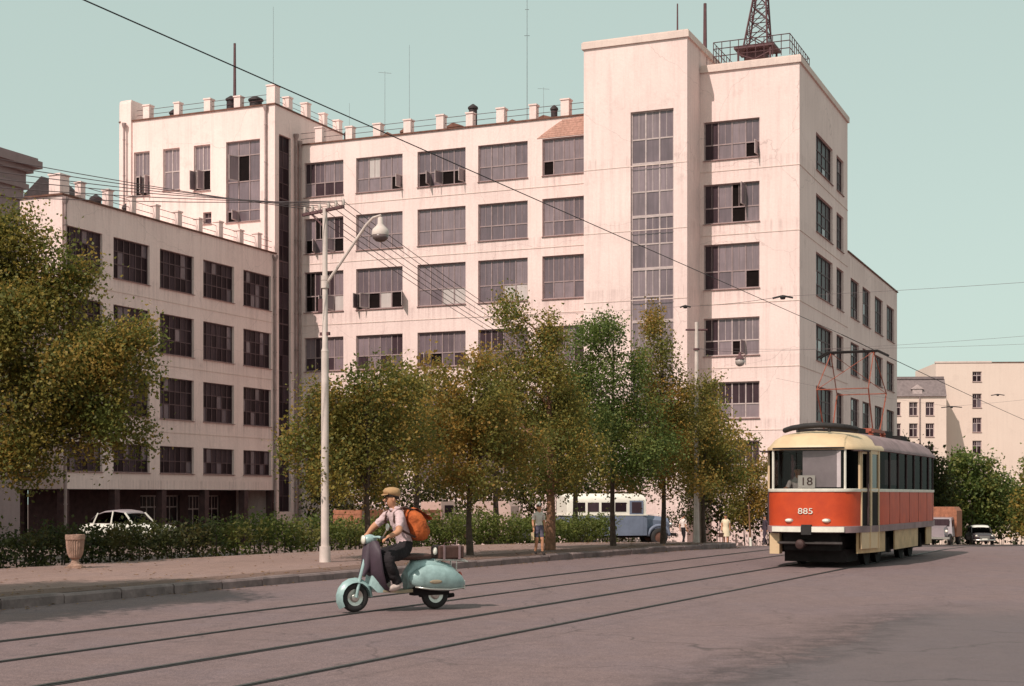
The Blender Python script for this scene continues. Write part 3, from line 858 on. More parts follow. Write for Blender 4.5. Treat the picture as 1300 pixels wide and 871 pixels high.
for k in range(4):
    a = Vector((*R4[k], 0)); b = Vector((*R4[(k+1) % 4], 0))
    for z in (.4, .85, 1.25): mb.tube([a + Vector((0, 0, z)), b + Vector((0, 0, z))], .03, 4)
    for q in range(9):
        c = a.lerp(b, q / 9); mb.tube([c, c + Vector((0, 0, 1.25))], .026, 4)
mb.build('railing', M['mast'], lm)

# ------------------------------------------------------------------ buildings behind and beside
def plain_house(name, loc, rz, label, w, d, h, wins, m='plaster_far', roof=None, depth=3.0):
    t = empty(name, loc, rz, label, 'building')
    mb = MB()
    grid_wall(mb, FRONT(0), 0, w, -depth, h, [(x, x + ww, z, z + hh) for x, z, ww, hh in wins])
    box5(mb, 0, w, 0, d, -depth, h, 'fd')
    mb.build('wall', M[m], t)
    for x, z, ww, hh in wins:
        window(t, (x, 0, z), ww, hh, 2, (0.62,), wpick(('pane_c', 3), ('pane_e', 3), ('pane_b', 1)), fm='frame_pale', bar=0.09)
    return t
FZ = g(205)
wz = [(17.35, 1.42), (13.74, 1.97), (10.35, 2.03), (7.29, 1.91), (4.0, 1.9), (0.7, 1.9)]
t = plain_house('apartment_block', (58.85, 205, FZ), math.radians(-4), 'plain pink apartment block end wall with one column of windows', 19, 14, 20 - FZ,
                [(5.0, z - FZ, 1.25, h) for z, h in wz] + [(12.5, z - FZ, 1.25, h) for z, h in wz], depth=1)
MB().box(-.1, 7.6, -.1, .35, 20 - FZ, 20.2 - FZ).build('parapet', M['cornice'], t)
MB().box(7.6, 19.1, -.1, .35, 20.0 - FZ, 20.1 - FZ).build('parapet', M['rust'], t)
FZ2 = g(200)
ww = [(x, z - FZ2, 1.15, 1.85) for x in (0.9, 3.15, 5.35) for z in (12.38, 9.5, 6.5, 3.4)]
t = plain_house('town_house', (50.6, 200, FZ2), math.radians(-4), 'pale house with grey mansard roof beside the pink block', 8.1, 12, 15.0 - FZ2, ww, depth=1)
hz = 15.0 - FZ2
mb = MB(); mb.loft([[(-.2, -.25, hz), (8.1, -.25, hz), (8.1, 12, hz), (-.2, 12, hz)], [(.2, 1.1, hz + 2.4), (8.1, 1.1, hz + 2.4), (8.1, 11, hz + 2.4), (.2, 11, hz + 2.4)]])
rf = mb.build('roof', M['slate'], t)
mb = MB(); mb.box(3.6, 4.9, -.05, 1.2, hz + .2, hz + 1.0); mb.prism([(3.4, hz + 1.0), (5.1, hz + 1.0), (4.25, hz + 1.6)], -.15, 1.4); mb.build('dormer', M['frame_pale'], rf)
MB().box(-.2, 8.0, .95, 1.15, hz + 2.4, hz + 2.75).build('ridge', M['slate'], rf)
MB().tube([(4.55, -.12, 0), (4.55, -.12, hz)], .09, 6).build('downpipe', M['pipe'], t)

# old house at the far left, only its cornice shows above the tree
q = Vector((-24.0, 72.0, 0)); LZ = g(70)
t = empty('old_house', (q.x, q.y, LZ), math.atan2(-0.3926, 0.9197), 'old house with heavy moulded cornice at the left edge', 'building')
mb = MB(); zt = 16.0 - LZ
mb.box(-14, 0, -16, 0, -1, zt - .02); mb.build('wall', M['plaster_grey'], t)
mb = MB()
for k, (e, z0, z1) in enumerate(((.12, 0, .55), (.3, .55, .8), (.2, .8, 1.35), (.45, 1.35, 1.6), (.75, 1.6, 1.95), (.6, 1.95, 2.1))):
    mb.box(-14, e, -16, e, zt + z0, zt + z1 - .003)
mb.build('cornice', M['plaster_grey'], t)
mb = MB(); mb.box(-1.25, -.35, -2.4, -1.5, zt + 2.05, zt + 2.75); mb.box(-1.35, -.25, -2.5, -1.4, zt + 2.75, zt + 2.95); mb.build('chimney', M['plaster_grey'], t)
# ------------------------------------------------------------------ trees and hedges
PAL = {
 'olive': [(0.232, 0.201, 0.051), (0.305, 0.232, 0.056), (0.152, 0.149, 0.041), (0.378, 0.244, 0.061), (0.183, 0.189, 0.049)],
 'green': [(0.146, 0.189, 0.051), (0.189, 0.220, 0.059), (0.104, 0.140, 0.040), (0.232, 0.220, 0.059)],
 'rust':  [(0.329, 0.207, 0.051), (0.427, 0.244, 0.059), (0.207, 0.165, 0.044), (0.256, 0.207, 0.051), (0.183, 0.177, 0.046)],
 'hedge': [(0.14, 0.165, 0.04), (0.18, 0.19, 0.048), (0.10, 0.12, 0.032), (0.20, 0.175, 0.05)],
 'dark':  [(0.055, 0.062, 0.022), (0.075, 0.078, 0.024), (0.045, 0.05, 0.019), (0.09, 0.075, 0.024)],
}
def leaf_cloud(name, centers, spread, per, size, pal, parent, seed, droop=0.3):
    """many small leaf faces gathered in twig-sized clumps round the given centres"""
    r = np.random.default_rng(seed)
    C = np.asarray(centers, float); n = len(C)
    idx = np.repeat(np.arange(n), per)
    P = C[idx] + r.normal(0, 1, (n * per, 3)) * np.asarray(spread)
    N = len(P)
    s = size * r.uniform(0.6, 1.35, N)
    nrm = r.normal(0, 1, (N, 3)); nrm[:, 2] = np.abs(nrm[:, 2]) * 0.8 + 0.25
    nrm /= np.linalg.norm(nrm, axis=1)[:, None]
    t = r.normal(0, 1, (N, 3)); t[:, 2] -= droop
    t -= nrm * np.sum(t * nrm, 1)[:, None]; t /= np.linalg.norm(t, axis=1)[:, None]
    b = np.cross(nrm, t)
    L = (t * s[:, None]); W = (b * (s * 0.36)[:, None]); cup = nrm * (s * 0.12)[:, None]
    V = np.stack([P - L * .5, P + W - cup, P + L * .5, P - W - cup], 1).reshape(-1, 3)
    me = bpy.data.meshes.new(name)
    me.vertices.add(4 * N); me.vertices.foreach_set('co', V.astype(np.float32).ravel())
    me.loops.add(4 * N); me.loops.foreach_set('vertex_index', np.arange(4 * N, dtype=np.int32))
    me.polygons.add(N); me.polygons.foreach_set('loop_start', np.arange(0, 4 * N, 4, dtype=np.int32))
    me.update()
    pal = np.asarray(pal)
    # neighbouring clumps share a tone, so the crown reads as masses rather than flecks
    ph = r.uniform(0, 6.28, 3)
    w_ = .5 + .5 * np.sin(C[:, 0] * 2.3 + ph[0] + 1.3 * np.sin(C[:, 2] * 1.9 + ph[1])) * np.cos(C[:, 2] * 2.1 + C[:, 1] * 1.7 + ph[2])
    cc = pal[np.clip((w_ * len(pal) + r.normal(0, .45, n)).astype(int), 0, len(pal) - 1)]
    k = r.random(N) < 0.10
    lc = cc[idx]; lc[k] = pal[r.integers(0, len(pal), k.sum())]
    lc = lc * r.uniform(0.86, 1.16, (N, 1))
    ca = np.ones((4 * N, 4), np.float32); ca[:, :3] = np.repeat(lc, 4, 0)
    at = me.attributes.new('leaf', 'FLOAT_COLOR', 'POINT'); at.data.foreach_set('color', ca.ravel())
    me.materials.append(M['leaf'])
    return link_mesh(name, me, parent)

def blob_points(blobs, seed, dens):
    """clump centres spread through ellipsoids, thicker near their skin"""
    r = np.random.default_rng(seed); out = []
    for (cx, cy, cz, rx, ry, rz) in blobs:
        n = max(6, int(dens * (rx * ry * rz) ** (2 / 3) * 10))
        d = r.normal(0, 1, (n, 3)); d /= np.linalg.norm(d, axis=1)[:, None]
        rad = r.uniform(0.25, 1, n) ** 0.45
        rad *= r.uniform(0.8, 1.12, n)
        out.append(np.array([cx, cy, cz]) + d * rad[:, None] * np.array([rx, ry, rz]))
    return np.concatenate(out)

def tree(name, base, blobs, pal, label, seed, trunk_r=0.08, leaf=0.078, dens=9, per=38, spread=0.17, bark='bark', group=None, lean=(0, 0), fork=1.6, stems=1):
    t = empty(name, base, 0, label, 'tree', group)
    r = random.Random(seed)
    mb = MB()
    top = max(b[2] for b in blobs)
    pts = []; rad = []
    for k in range(7):
        q = k / 6
        pts.append(Vector((lean[0] * q + r.uniform(-.04, .04) * (k > 0), lean[1] * q + r.uniform(-.04, .04) * (k > 0), top * q - (0.08 if k == 0 else 0))))
        rad.append(trunk_r * (1.25 if k == 0 else 1.0) * (1 - .8 * q))
    mb.tube(pts, rad, 8)
    for b in blobs:
        c = Vector(b[:3])
        zs = max(min(fork, c.z * .6), min(c.z - .5 - .25 * abs(c.x), top * .85))
        q = zs / top; k = min(5, int(q * 6)); s = pts[k].lerp(pts[k+1], q * 6 - k)
        mid = s.lerp(c, .5) + Vector((r.uniform(-.12, .12), r.uniform(-.12, .12), .12))
        rr = trunk_r * .5 * (1 - .55 * q)
        mb.tube([s, mid, c], [rr, rr * .7, rr * .3], 6)
        for j in range(5):
            e = c + Vector((r.uniform(-1, 1) * b[3], r.uniform(-1, 1) * b[4], r.uniform(-.7, 1) * b[5])) * .8
            mb.tube([mid.lerp(c, .6), mid.lerp(e, .6), e], [rr * .4, rr * .28, rr * .1], 4)
    mb.build('trunk', M[bark], t, smooth=60)
    rr2 = np.random.default_rng(seed + 500); sat = []
    for b in blobs:                                  # smaller side clumps break up the outline
        for _ in range(5):
            d = rr2.normal(0, 1, 3); d /= np.linalg.norm(d); d[2] = abs(d[2]) * .9 - .15
            k_ = rr2.uniform(.28, .5); e = rr2.uniform(.85, 1.22)
            sat.append((b[0] + d[0]*b[3]*e, b[1] + d[1]*b[4]*e, b[2] + d[2]*b[5]*e, b[3]*k_, b[4]*k_, b[5]*k_ * rr2.uniform(.9, 1.7)))
    core = [(b[0], b[1], b[2], b[3] * .86, b[4] * .86, b[5] * .9) for b in blobs]
    C = np.concatenate([blob_points(core, seed, dens * .40), blob_points(sat, seed + 7, dens * .78)])
    leaf_cloud('crown', C, (spread, spread, spread * 1.15), per, leaf, PAL[pal] if isinstance(pal, str) else pal, t, seed + 1)
    return t

GS = 'young trees in a row along the pavement'
def zc(x, y): return g(y) + KH - 0.01
# street trees (blobs: x, y, z offset from the base, radii)
def st(x, y, blobs, pal, label, seed, **k):
    blobs = [(a, b, c, rx * (1.34 if c < 3 else 1.18), ry * 1.16, rz * (1.18 if c < 2.3 else 1.05)) for a, b, c, rx, ry, rz in blobs]
    return tree('street_tree', (x, y, zc(x, y)), blobs, pal, label, seed, group=GS, **k)
st(-3.25, 33.2, [(-.55, 0, 2.2, .85, .8, .8), (.5, .1, 2.5, .8, .8, .8), (-.2, 0, 3.1, .85, .8, .75), (.55, -.1, 3.55, .6, .6, .65), (-.9, .1, 3.35, .55, .5, .6), (-1.25, 0, 2.6, .5, .5, .8), (.0, 0, 1.75, .9, .8, .5), (.15, 0, 4.0, .35, .35, .5)], 'olive',
   'street tree just right of the tall lamp post, its trunk hidden by the scooter rider', 21, dens=11)
st(-1.02, 36.1, [(0, 0, 2.3, .95, .9, .8), (-.65, 0, 2.9, .6, .6, .7), (.65, .1, 2.8, .7, .7, .8), (0, 0, 3.5, .8, .8, .7), (-.6, 0, 3.9, .4, .4, .5), (.5, 0, 4.2, .55, .5, .6), (.1, 0, 1.8, 1.0, .9, .5)], 'rust',
   'yellowing street tree behind the tail of the scooter', 22, bark='bark', dens=11)
st(1.01, 39.4, [(0, 0, 2.5, 1.0, .95, .9), (-.75, 0, 3.3, .8, .8, .9), (.6, .1, 3.3, .75, .8, .9), (-.3, 0, 4.4, .85, .8, .85), (-.75, 0, 5.3, .65, .6, .7), (-1.1, 0, 4.6, .5, .5, .7), (.1, 0, 5.6, .4, .4, .6), (-.95, 0, 6.3, .4, .4, .55), (0, 0, 1.9, 1.1, 1, .5)], 'olive',
   'tallest street tree in the row, its bare trunk right behind the boy', 23, bark='bark_warm', trunk_r=.13, dens=11)
st(2.93, 42.7, [(0, 0, 2.6, 1.0, .95, .9), (-.7, 0, 3.4, .8, .8, .9), (.55, 0, 3.5, .7, .7, .9), (-.5, 0, 4.5, .85, .8, .85), (.2, 0, 5.0, .7, .7, .8), (-.75, 0, 5.8, .65, .6, .6), (-.2, 0, 6.1, .5, .5, .5), (0, 0, 2.25, .9, .9, .4)], 'green',
   'greener street tree in front of the blue and white bus', 24, dens=11)
st(4.63, 45.3, [(0, 0, 2.5, 1.0, .95, .9), (-.5, 0, 3.4, .8, .8, .9), (.4, 0, 3.5, .75, .7, .9), (-.15, 0, 4.6, .6, .6, .9), (-.3, 0, 5.6, .48, .45, .9), (-.28, 0, 6.5, .3, .3, .65), (.25, 0, 4.4, .5, .5, .6), (0, 0, 1.9, 1.0, 1, .5)], 'rust',
   'spire-shaped street tree in front of the stair tower, by the bus bonnet', 25, dens=11)
st(6.15, 47.3, [(.1, 0, 2.2, .75, .7, .8), (.25, 0, 3.0, .55, .55, .8), (.05, 0, 3.9, .4, .4, .8), (0, 0, 4.7, .32, .3, .6), (.45, .1, 2.3, .6, .6, .7), (.75, .1, 1.7, .5, .5, .5)], 'olive',
   'thin street tree at the pavement corner beside the slim light pole', 26, dens=10, trunk_r=.07)
# young trees and bushes beyond the corner
tree('young_tree', (13.4, 83, g(83)), [(0, 0, 2.0, 1.3, 1.2, 1.1), (.8, 0, 2.9, 1.0, 1, .9), (-.5, 0, 3.3, .9, .9, .9), (.4, 0, 4.0, .7, .7, .7)], 'rust', 'low bushy tree behind the woman in the pale dress', 31, leaf=.15, per=24, spread=.25, dens=5)
tree('young_tree', (10.5, 85, g(85)), [(0, 0, 2.6, 1.3, 1.2, 1.2), (.5, 0, 3.9, 1.1, 1, 1.0), (-.4, 0, 1.6, 1.2, 1, .9)], 'dark', 'dark round tree right of the slim light pole', 32, leaf=.15, per=24, spread=.25, dens=5)
tree('young_tree', (15.0, 86, g(86)), [(0, 0, 1.3, 1.1, 1, .8), (.7, 0, 2.0, .9, .9, .8)], 'olive', 'low green bush by the left end of the tram', 33, leaf=.15, per=24, spread=.25, dens=5)
# big tree at the left edge
tree('street_tree', (-13.3, 35.0, 0), [(1.4, 0, 3.8, 1.8, 1.6, 1.4), (2.8, 0, 4.1, 1.6, 1.4, 1.2), (3.9, 0, 4.5, 1.05, 1.0, 1.0), (3.1, 0, 3.1, 1.1, 1.1, 0.8), (2.0, 0, 5.4, 1.6, 1.4, 1.2), (0.7, 0, 6.2, 1.4, 1.3, 1.3), (1.2, 0, 7.2, 1.1, 1.0, 0.9), (0.1, 0, 7.7, 1.2, 1.0, 0.9), (-0.3, 0, 4.8, 1.7, 1.4, 1.6), (1.7, 0, 2.4, 1.2, 1.0, 0.7), (4.45, 0, 5.2, 0.4, 0.4, 0.45), (3.05, 0, 6.6, 0.45, 0.4, 0.45)],
     'olive', 'large olive-green tree leaning in at the left edge', 41, trunk_r=.16, leaf=.09, per=48, spread=.2, dens=12)
tree('street_tree', (-11.9, 16.6, KH), [(0, 0, 6.0, 2.2, 2.1, 1.6), (1.0, .4, 7.4, 1.8, 1.8, 1.4), (-1.0, 0, 7.8, 1.8, 1.8, 1.4), (.2, 0, 8.9, 1.6, 1.6, 1.2), (.8, .8, 6.4, 1.8, 1.8, 1.3)],
     'olive', 'tree just outside the left edge whose shade falls on the pavement', 42, trunk_r=.16, leaf=.10, per=40, spread=.24, dens=10)
tree('street_tree', (-13.6, 28.2, .1), [(0, 0, 3.6, 2.0, 1.8, 1.6), (1.0, .4, 4.4, 1.5, 1.4, 1.2), (-.8, 0, 4.8, 1.4, 1.4, 1.2), (.2, 0, 5.8, 1.2, 1.2, 1.0), (1.3, 1.0, 3.0, 1.3, 1.3, 1.0)],
     'olive', 'tree outside the left edge whose shade darkens the hedge', 43, trunk_r=.16, leaf=.16, per=24, spread=.26, dens=8)
# far trees on the right
for k, (x, y, s, hgt, pal, lab) in enumerate((
    (32.0, 118, 1.0, 1.0, 'dark', 'dark tree right behind the tail of the tram'),
    (38.6, 124, 1.05, .95, 'green', 'broad green tree above the small parked car at right'),
    (43.5, 120, .95, .8, 'olive', 'yellow-green tree at the right edge, under the pink block'),
    (35.6, 135, 1.1, 1.15, 'dark', 'dark tree behind the small car, against the pink block'),
    (47.5, 132, 1.0, .95, 'green', 'tree half cut by the right edge'))):
    tree('roadside_tree', (x, y, g(y)), [(0, 0, 2.2 * hgt, 2.6*s, 2.2*s, 1.9*hgt), (-1.4*s, 0, 4.0*hgt, 1.9*s, 1.7*s, 1.6*hgt), (1.3*s, 0, 4.2*hgt, 1.9*s, 1.7*s, 1.6*hgt), (0, 0, 6.0*hgt, 1.7*s, 1.5*s, 1.4*hgt), (1.9*s, 0, 2.6*hgt, 1.3*s, 1.2*s, 1.3*hgt), (-.6*s, 0, 7.1*hgt, .9*s, .8*s, .8*hgt)],
         pal, lab, 50 + k, trunk_r=.2, leaf=.28, per=22, spread=.42, dens=3.4, group='trees along the far side of the street')

def hedge(pts, w, h, pal, label, seed, dens=80, leaf=.085, spread=.1, name='hedge', group='hedges behind the pavement'):
    """clipped shrubs along a line"""
    P = smooth_poly(pts, 0.5)
    r = np.random.default_rng(seed); C = []
    c0 = P[0]
    for i in range(len(P) - 1):
        L = (P[i+1] - P[i]).length; d = (P[i+1] - P[i]).normalized(); nn = Vector((-d.y, d.x, 0))
        for _ in range(int(dens * L)):
            q = P[i].lerp(P[i+1], r.random()) + nn * r.uniform(-w/2, w/2)
            hh = h * (0.86 + .14 * math.sin(q.x * 1.9 + q.y * .7) * math.cos(q.y * 1.3)) * (r.uniform(0.9, 1.08) if r.random() < .93 else r.uniform(1.0, 1.32))
            zz = hh * r.random() ** 0.55
            C.append((q.x - c0.x, q.y - c0.y, g(q.y) + zz))
    t = empty(name, (c0.x, c0.y, 0), 0, label, 'hedge', group)
    mb = MB()
    for i in range(len(P) - 1):
        for _ in range(2):
            q = P[i].lerp(P[i+1], r.random()) - c0; z = g(q.y + c0.y)
            mb.tube([(q.x, q.y, z - .05), (q.x + r.uniform(-.1, .1), q.y + r.uniform(-.1, .1), z + h * .45), (q.x + r.uniform(-.2, .2), q.y, z + h * .85)], [.022, .016, .006], 4)
    mb.build('stems', M['bark'], t)['kind'] = 'stuff'
    leaf_cloud('foliage', C, (spread,) * 3, 16, leaf, PAL[pal], t, seed, droop=-.8)['kind'] = 'stuff'
hedge([(-21.2, 13.6), (-16.2, 20.6), (-13.3, 25.0), (-11.0, 29.8), (-9.1, 33.6), (-7.5, 36.5)], 1.5, .95, 'dark', 'hedge at the left in deep shade behind the stone urn', 61)  # dark palette: the shrub's own tone plus shade put into leaf colour
hedge([(-7.4, 36.7), (-6.8, 37.7), (-4.5, 41.2)], 1.4, 1.05, 'hedge', 'middle stretch of hedge behind the tall lamp post', 62)
hedge([(-4.4, 41.3), (-1.9, 44.4), (.3, 47.0), (1.9, 49.3), (3.3, 51.6)], 1.3, 1.05, 'hedge', 'sunlit light green hedge behind the walking boy', 63, dens=85)
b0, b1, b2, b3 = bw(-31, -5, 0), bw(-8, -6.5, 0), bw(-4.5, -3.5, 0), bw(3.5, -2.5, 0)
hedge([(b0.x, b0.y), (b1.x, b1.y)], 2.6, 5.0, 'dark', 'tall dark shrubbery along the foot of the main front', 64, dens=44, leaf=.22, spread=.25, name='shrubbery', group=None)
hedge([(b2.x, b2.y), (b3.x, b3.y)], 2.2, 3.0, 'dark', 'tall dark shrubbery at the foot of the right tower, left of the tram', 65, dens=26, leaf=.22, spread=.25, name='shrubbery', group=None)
hedge([(28, 142), (47, 140), (62, 138)], 3, 4.2, 'dark', 'dark shrubbery along the foot of the pink block', 66, dens=16, leaf=.4, spread=.5, name='shrubbery', group=None)
for k, (x, y, s, pal, lab) in enumerate(((-5.0, 50, .85, 'olive', 'tree behind the hedge, left of the tall lamp post'), (-3.3, 51, 1.05, 'rust', 'tree behind the hedge between lamp post and bare trunk'), (-.6, 53, 1.0, 'olive', 'tree behind the hedge left of the bus'), (2.4, 56, 1.1, 'dark', 'tree in the second row, in front of the bus windows'), (7.6, 60, 1.0, 'olive', 'tree in the second row, behind the slim light pole'))):
    tree('park_tree', (x, y, g(y)), [(0, 0, 3.7*s, 1.8*s, 1.3*s, .9*s), (-1.0*s, 0, 4.1*s, 1.1*s, 1.0*s, .9*s), (1.0*s, 0, 3.9*s, 1.1*s, 1.0*s, .9*s), (0, 0, 4.6*s, 1.2*s, 1.0*s, .9*s), (.2*s, 0, 5.4*s, .7*s, .7*s, .6*s)], pal, lab, 70 + k, trunk_r=.12, leaf=.14, per=24, spread=.24, dens=6, group='trees behind the hedge', fork=2.2)

# ------------------------------------------------------------------ tram
M['tram_red'] = mat('tram_red_paint', (0.58, 0.07, 0.02), 0.5, 0, 0.18, 2.5, spec=0.3, c2=(0.45, 0.05, 0.018))
M['tram_cream'] = mat('tram_cream_paint', (0.62, 0.43, 0.265), 0.45, 0, 0.12, 2.0)
M['tram_skirt'] = mat('tram_skirt_paint', (0.50, 0.32, 0.17), 0.6, 0, 0.25, 2.5)
M['tram_white'] = mat('tram_white_band', (0.72, 0.66, 0.58), 0.5, 0, 0.15, 3)
M['tram_roof'] = mat('tram_roof_mauve', (0.26, 0.165, 0.17), 0.7, 0, 0.25, 2)
M['under'] = mat('underframe_grime', (0.018, 0.013, 0.013), 0.85, 0.2, 0.4, 4)
M['rubber'] = mat('rubber', (0.025, 0.02, 0.02), 0.75, 0, 0.2, 8)
M['panto'] = mat('pantograph_paint', (0.30, 0.075, 0.045), 0.6, 0.1, 0.2, 4)
M['chrome'] = mat('dull_chrome', (0.62, 0.58, 0.54), 0.3, 0.8, 0.1, 6)
M['glass'] = clear_glass('vehicle_glass', (0.86, 0.84, 0.85), .7)
M['glass_dark'] = clear_glass('vehicle_side_glass', (0.13, 0.075, 0.085), .30, 1.15)
M['interior'] = mat('tram_interior', (0.05, 0.028, 0.028), 0.8, 0, 0.2, 2)
M['blind'] = mat('grey_roller_blind', (0.50, 0.41, 0.42), 0.8, 0, 0.15, 2.5)
M['paper'] = mat('white_card', (0.80, 0.74, 0.66), 0.7, 0, 0.06, 3)
M['ink'] = mat('dark_ink', (0.10, 0.04, 0.035), 0.7, 0, 0.1, 3)
M['coupler'] = mat('greasy_coupler', (0.06, 0.03, 0.028), 0.6, 0.3, 0.3, 9)
M['lens'] = mat('lamp_lens', (0.80, 0.72, 0.62), 0.15, 0, 0.1, 8, spec=0.8)

TL = 9.7
def outline(inset=0.0, y1=TL, tail=True, n_fr=None):
    """plan of the car body, from the front middle round the right side; symmetric"""
    half = [(0.0, 0.0), (0.30, 0.012), (0.58, 0.05), (0.80, 0.16), (0.93, 0.34), (1.02, 0.62), (1.10, 1.0), (1.18, 1.5), (1.23, 2.0), (1.25, 2.6), (1.25, 4.0), (1.25, 5.4), (1.25, 6.8), (1.25, 8.2), (1.18, 8.9), (0.98, 9.4), (0.55, 9.64), (0, TL)]
    if inset:
        q = []
        for (x, y) in half:
            q.append((max(0, x - inset) if x > 0 else 0, y + inset if y < 2 else (y - inset if y > 8.4 else y)))
        half = q
    return half
def ring(half, z, sx=1.0):
    r = [(x * sx, y, z) for x, y in half]
    l = [(-x * sx, y, z) for x, y in half[1:-1]][::-1]
    return r + l
F = tp(-8.18, 31.95, 0)
tram = empty('tram', (F.x, F.y, 0), math.atan2(-TD.x, TD.y), 'red and cream tram on rails with white route card in its windscreen', 'tram')
O0 = outline()
# lower body, waist, skirt
mb = MB(); mb.loft([ring(O0, .93), ring(O0, 1.3, 1.003), ring(O0, 1.70)], caps=False)
mb.build('body_side', M['tram_red'], tram, smooth=40)
mb = MB(); mb.loft([ring(outline(-.014), 1.68), ring(outline(-.02), 1.70), ring(outline(-.02), 1.745), ring(outline(0), 1.75)], caps=False)
mb.build('waist_moulding', M['tram_white'], tram, smooth=40)
mb = MB(); mb.loft([ring(outline(.45), .86), ring(outline(.012), .925)], caps=True); mb.build('floor', M['under'], tram)
mb = MB(); mb.loft([ring(outline(.02), .78), ring(outline(-.03), .785), ring(outline(-.03), .925), ring(outline(0), .93)], caps=False)
mb.build('lower_rail', M['tram_roof'], tram, smooth=40)
for s, (xa, xb) in enumerate(((-.80, -.12), (.12, .80))):
    mb = MB(); pts = [(x, (0.0 if abs(x) < .3 else (abs(x) - .3) ** 2 * .55) - .075) for x in np.linspace(xa, xb, 7)]
    mb.loft([[(x, y, .80), (x, y + .06, .80), (x, y + .06, .915), (x, y, .915)] for x, y in pts])
    mb.build('bumper_bar', M['tram_white'], tram)
MB().box(-.11, .11, -.08, .1, .74, .96).build('coupler_socket', M['rubber'], tram)
for s in (-1, 1):
    segs = [(0.60, 1.20), (1.21, 1.85), (1.86, 2.38), (3.45, 4.2), (4.21, 5.0), (5.01, 5.75), (5.76, 6.42), (7.6, 8.4), (8.41, 9.2)]
    for a, b in segs:
        mb = MB(); half = outline(.03)
        def wx(y):
            for (x0, y0), (x1, y1) in zip(half[:-1], half[1:]):
                if y0 <= y <= y1 and y1 > y0: return x0 + (x1 - x0) * (y - y0) / (y1 - y0)
            return 1.22
        ys_ = np.linspace(a, b, 4)
        mb.loft([[(s * wx(y), y, .32), (s * (wx(y) - .03), y, .32), (s * (wx(y) - .03), y, .785), (s * wx(y), y, .785)] for y in ys_])
        mb.build('skirt_panel', M['tram_skirt'], tram)
# windows: glass panes between posts, all round
half = outline(.015)
ys_posts = []
def seg_pts(i0, i1): return half[i0:i1 + 1]
def pane_strip(pts, z0, z1, m, name='window_pane', s=1, t=.012):
    mb = MB(); mb.loft([[(s * x, y, z0), (s * x, y, z1)] for x, y in pts], closed=False, caps=False)
    return mb.build(name, M[m], tram, smooth=60)
def wxo(y, inset):
    h = outline(inset)
    for (x0, y0), (x1, y1) in zip(h[:-1], h[1:]):
        if y0 <= y <= y1 and y1 > y0: return x0 + (x1 - x0) * (y - y0) / (y1 - y0)
    return 1.25
W0, W1 = 1.75, 2.60
fr = [(-.78, wx_) for wx_ in ()]
front = [(x, y) for x, y in outline(.015) if x <= .80]
wind = [(-x, y) for x, y in front[:0:-1]] + front
pane_strip(wind, W0, W1, 'glass', 'windscreen')
for s in (-1, 1):
    pane_strip([(.80, wxo(0, 0) * 0 + .165), (.93, .345), (1.005, .60)], W0, W1, 'glass_dark', 'corner_window', s)
    side_y = [1.75, 2.75, 3.75, 4.75, 5.75, 6.75, 7.75, 8.6] if s > 0 else [.75, 1.75, 2.75, 3.75, 4.75, 5.75, 6.75, 7.75, 8.6]
    for a, b in zip(side_y[:-1], side_y[1:]):
        pane_strip([(wxo(y, .015), y) for y in (a, (a + b) / 2, b)], W0, W1, 'glass_dark', 'side_window', s)
    for y in side_y:
        x = wxo(y, 0)
        MB().box(s * x - .03, s * x + .012, y - .035, y + .035, W0, W1).build('window_post', M['tram_cream'] if y < 2 else M['interior'], tram)
    for (x, y, r) in ((.80, .165, .028), (1.01, .61, .045)):
        MB().tube([(s * x, y, W0 - .01), (s * x, y, W1 + .01)], r, 6).build('window_post', M['tram_white'] if r < .04 else M['tram_cream'], tram)
pane_strip([(.98 - .02, 9.38), (.55, 9.62), (0, TL - .02), (-.55, 9.62), (-.96, 9.38)], W0, W1, 'glass_dark', 'rear_window')
# folding door on the right side behind the front corner
for a, b in ((.66, 1.16), (1.19, 1.69)):
    xa, xb = wxo(a, -.02), wxo(b, -.02)
    d = MB()
    d.loft([[(xa, a, .42), (xa - .03, a, .42), (xa - .03, a, 2.58), (xa, a, 2.58)], [(xa + (xb - xa) * .1, a + .05, .42), (xa - .03, a + .05, .42), (xa - .03, a + .05, 2.58), (xa + (xb - xa) * .1, a + .05, 2.58)]])
    d.bar((xa - .015, a, .62), (xb - .015, b, .62), .03, .40); d.bar((xa - .015, a, 1.72), (xb - .015, b, 1.72), .03, .09); d.bar((xa - .015, a, 2.56), (xb - .015, b, 2.56), .03, .08)
    d.bar((xb - .015, b - .03, .42), (xb - .015, b - .03, 2.6), .05, .05)
    dr = d.build('door_leaf', M['tram_cream'], tram)
    for z0, z1 in ((.82, 1.68), (1.76, 2.53)):
        mbp = MB(); mbp.quad((xa - .02, a + .05, z0), (xb - .02, b - .05, z0), (xb - .02, b - .05, z1), (xa - .02, a + .05, z1)); mbp.build('door_pane', M['glass_dark'], dr)
MB().loft([[(wxo(y, -.012), y, .93), (wxo(y, -.012) , y, 1.70)] for y in (.66, 1.0, 1.35, 1.69)], closed=False, caps=False).build('door_well', M['under'], tram)
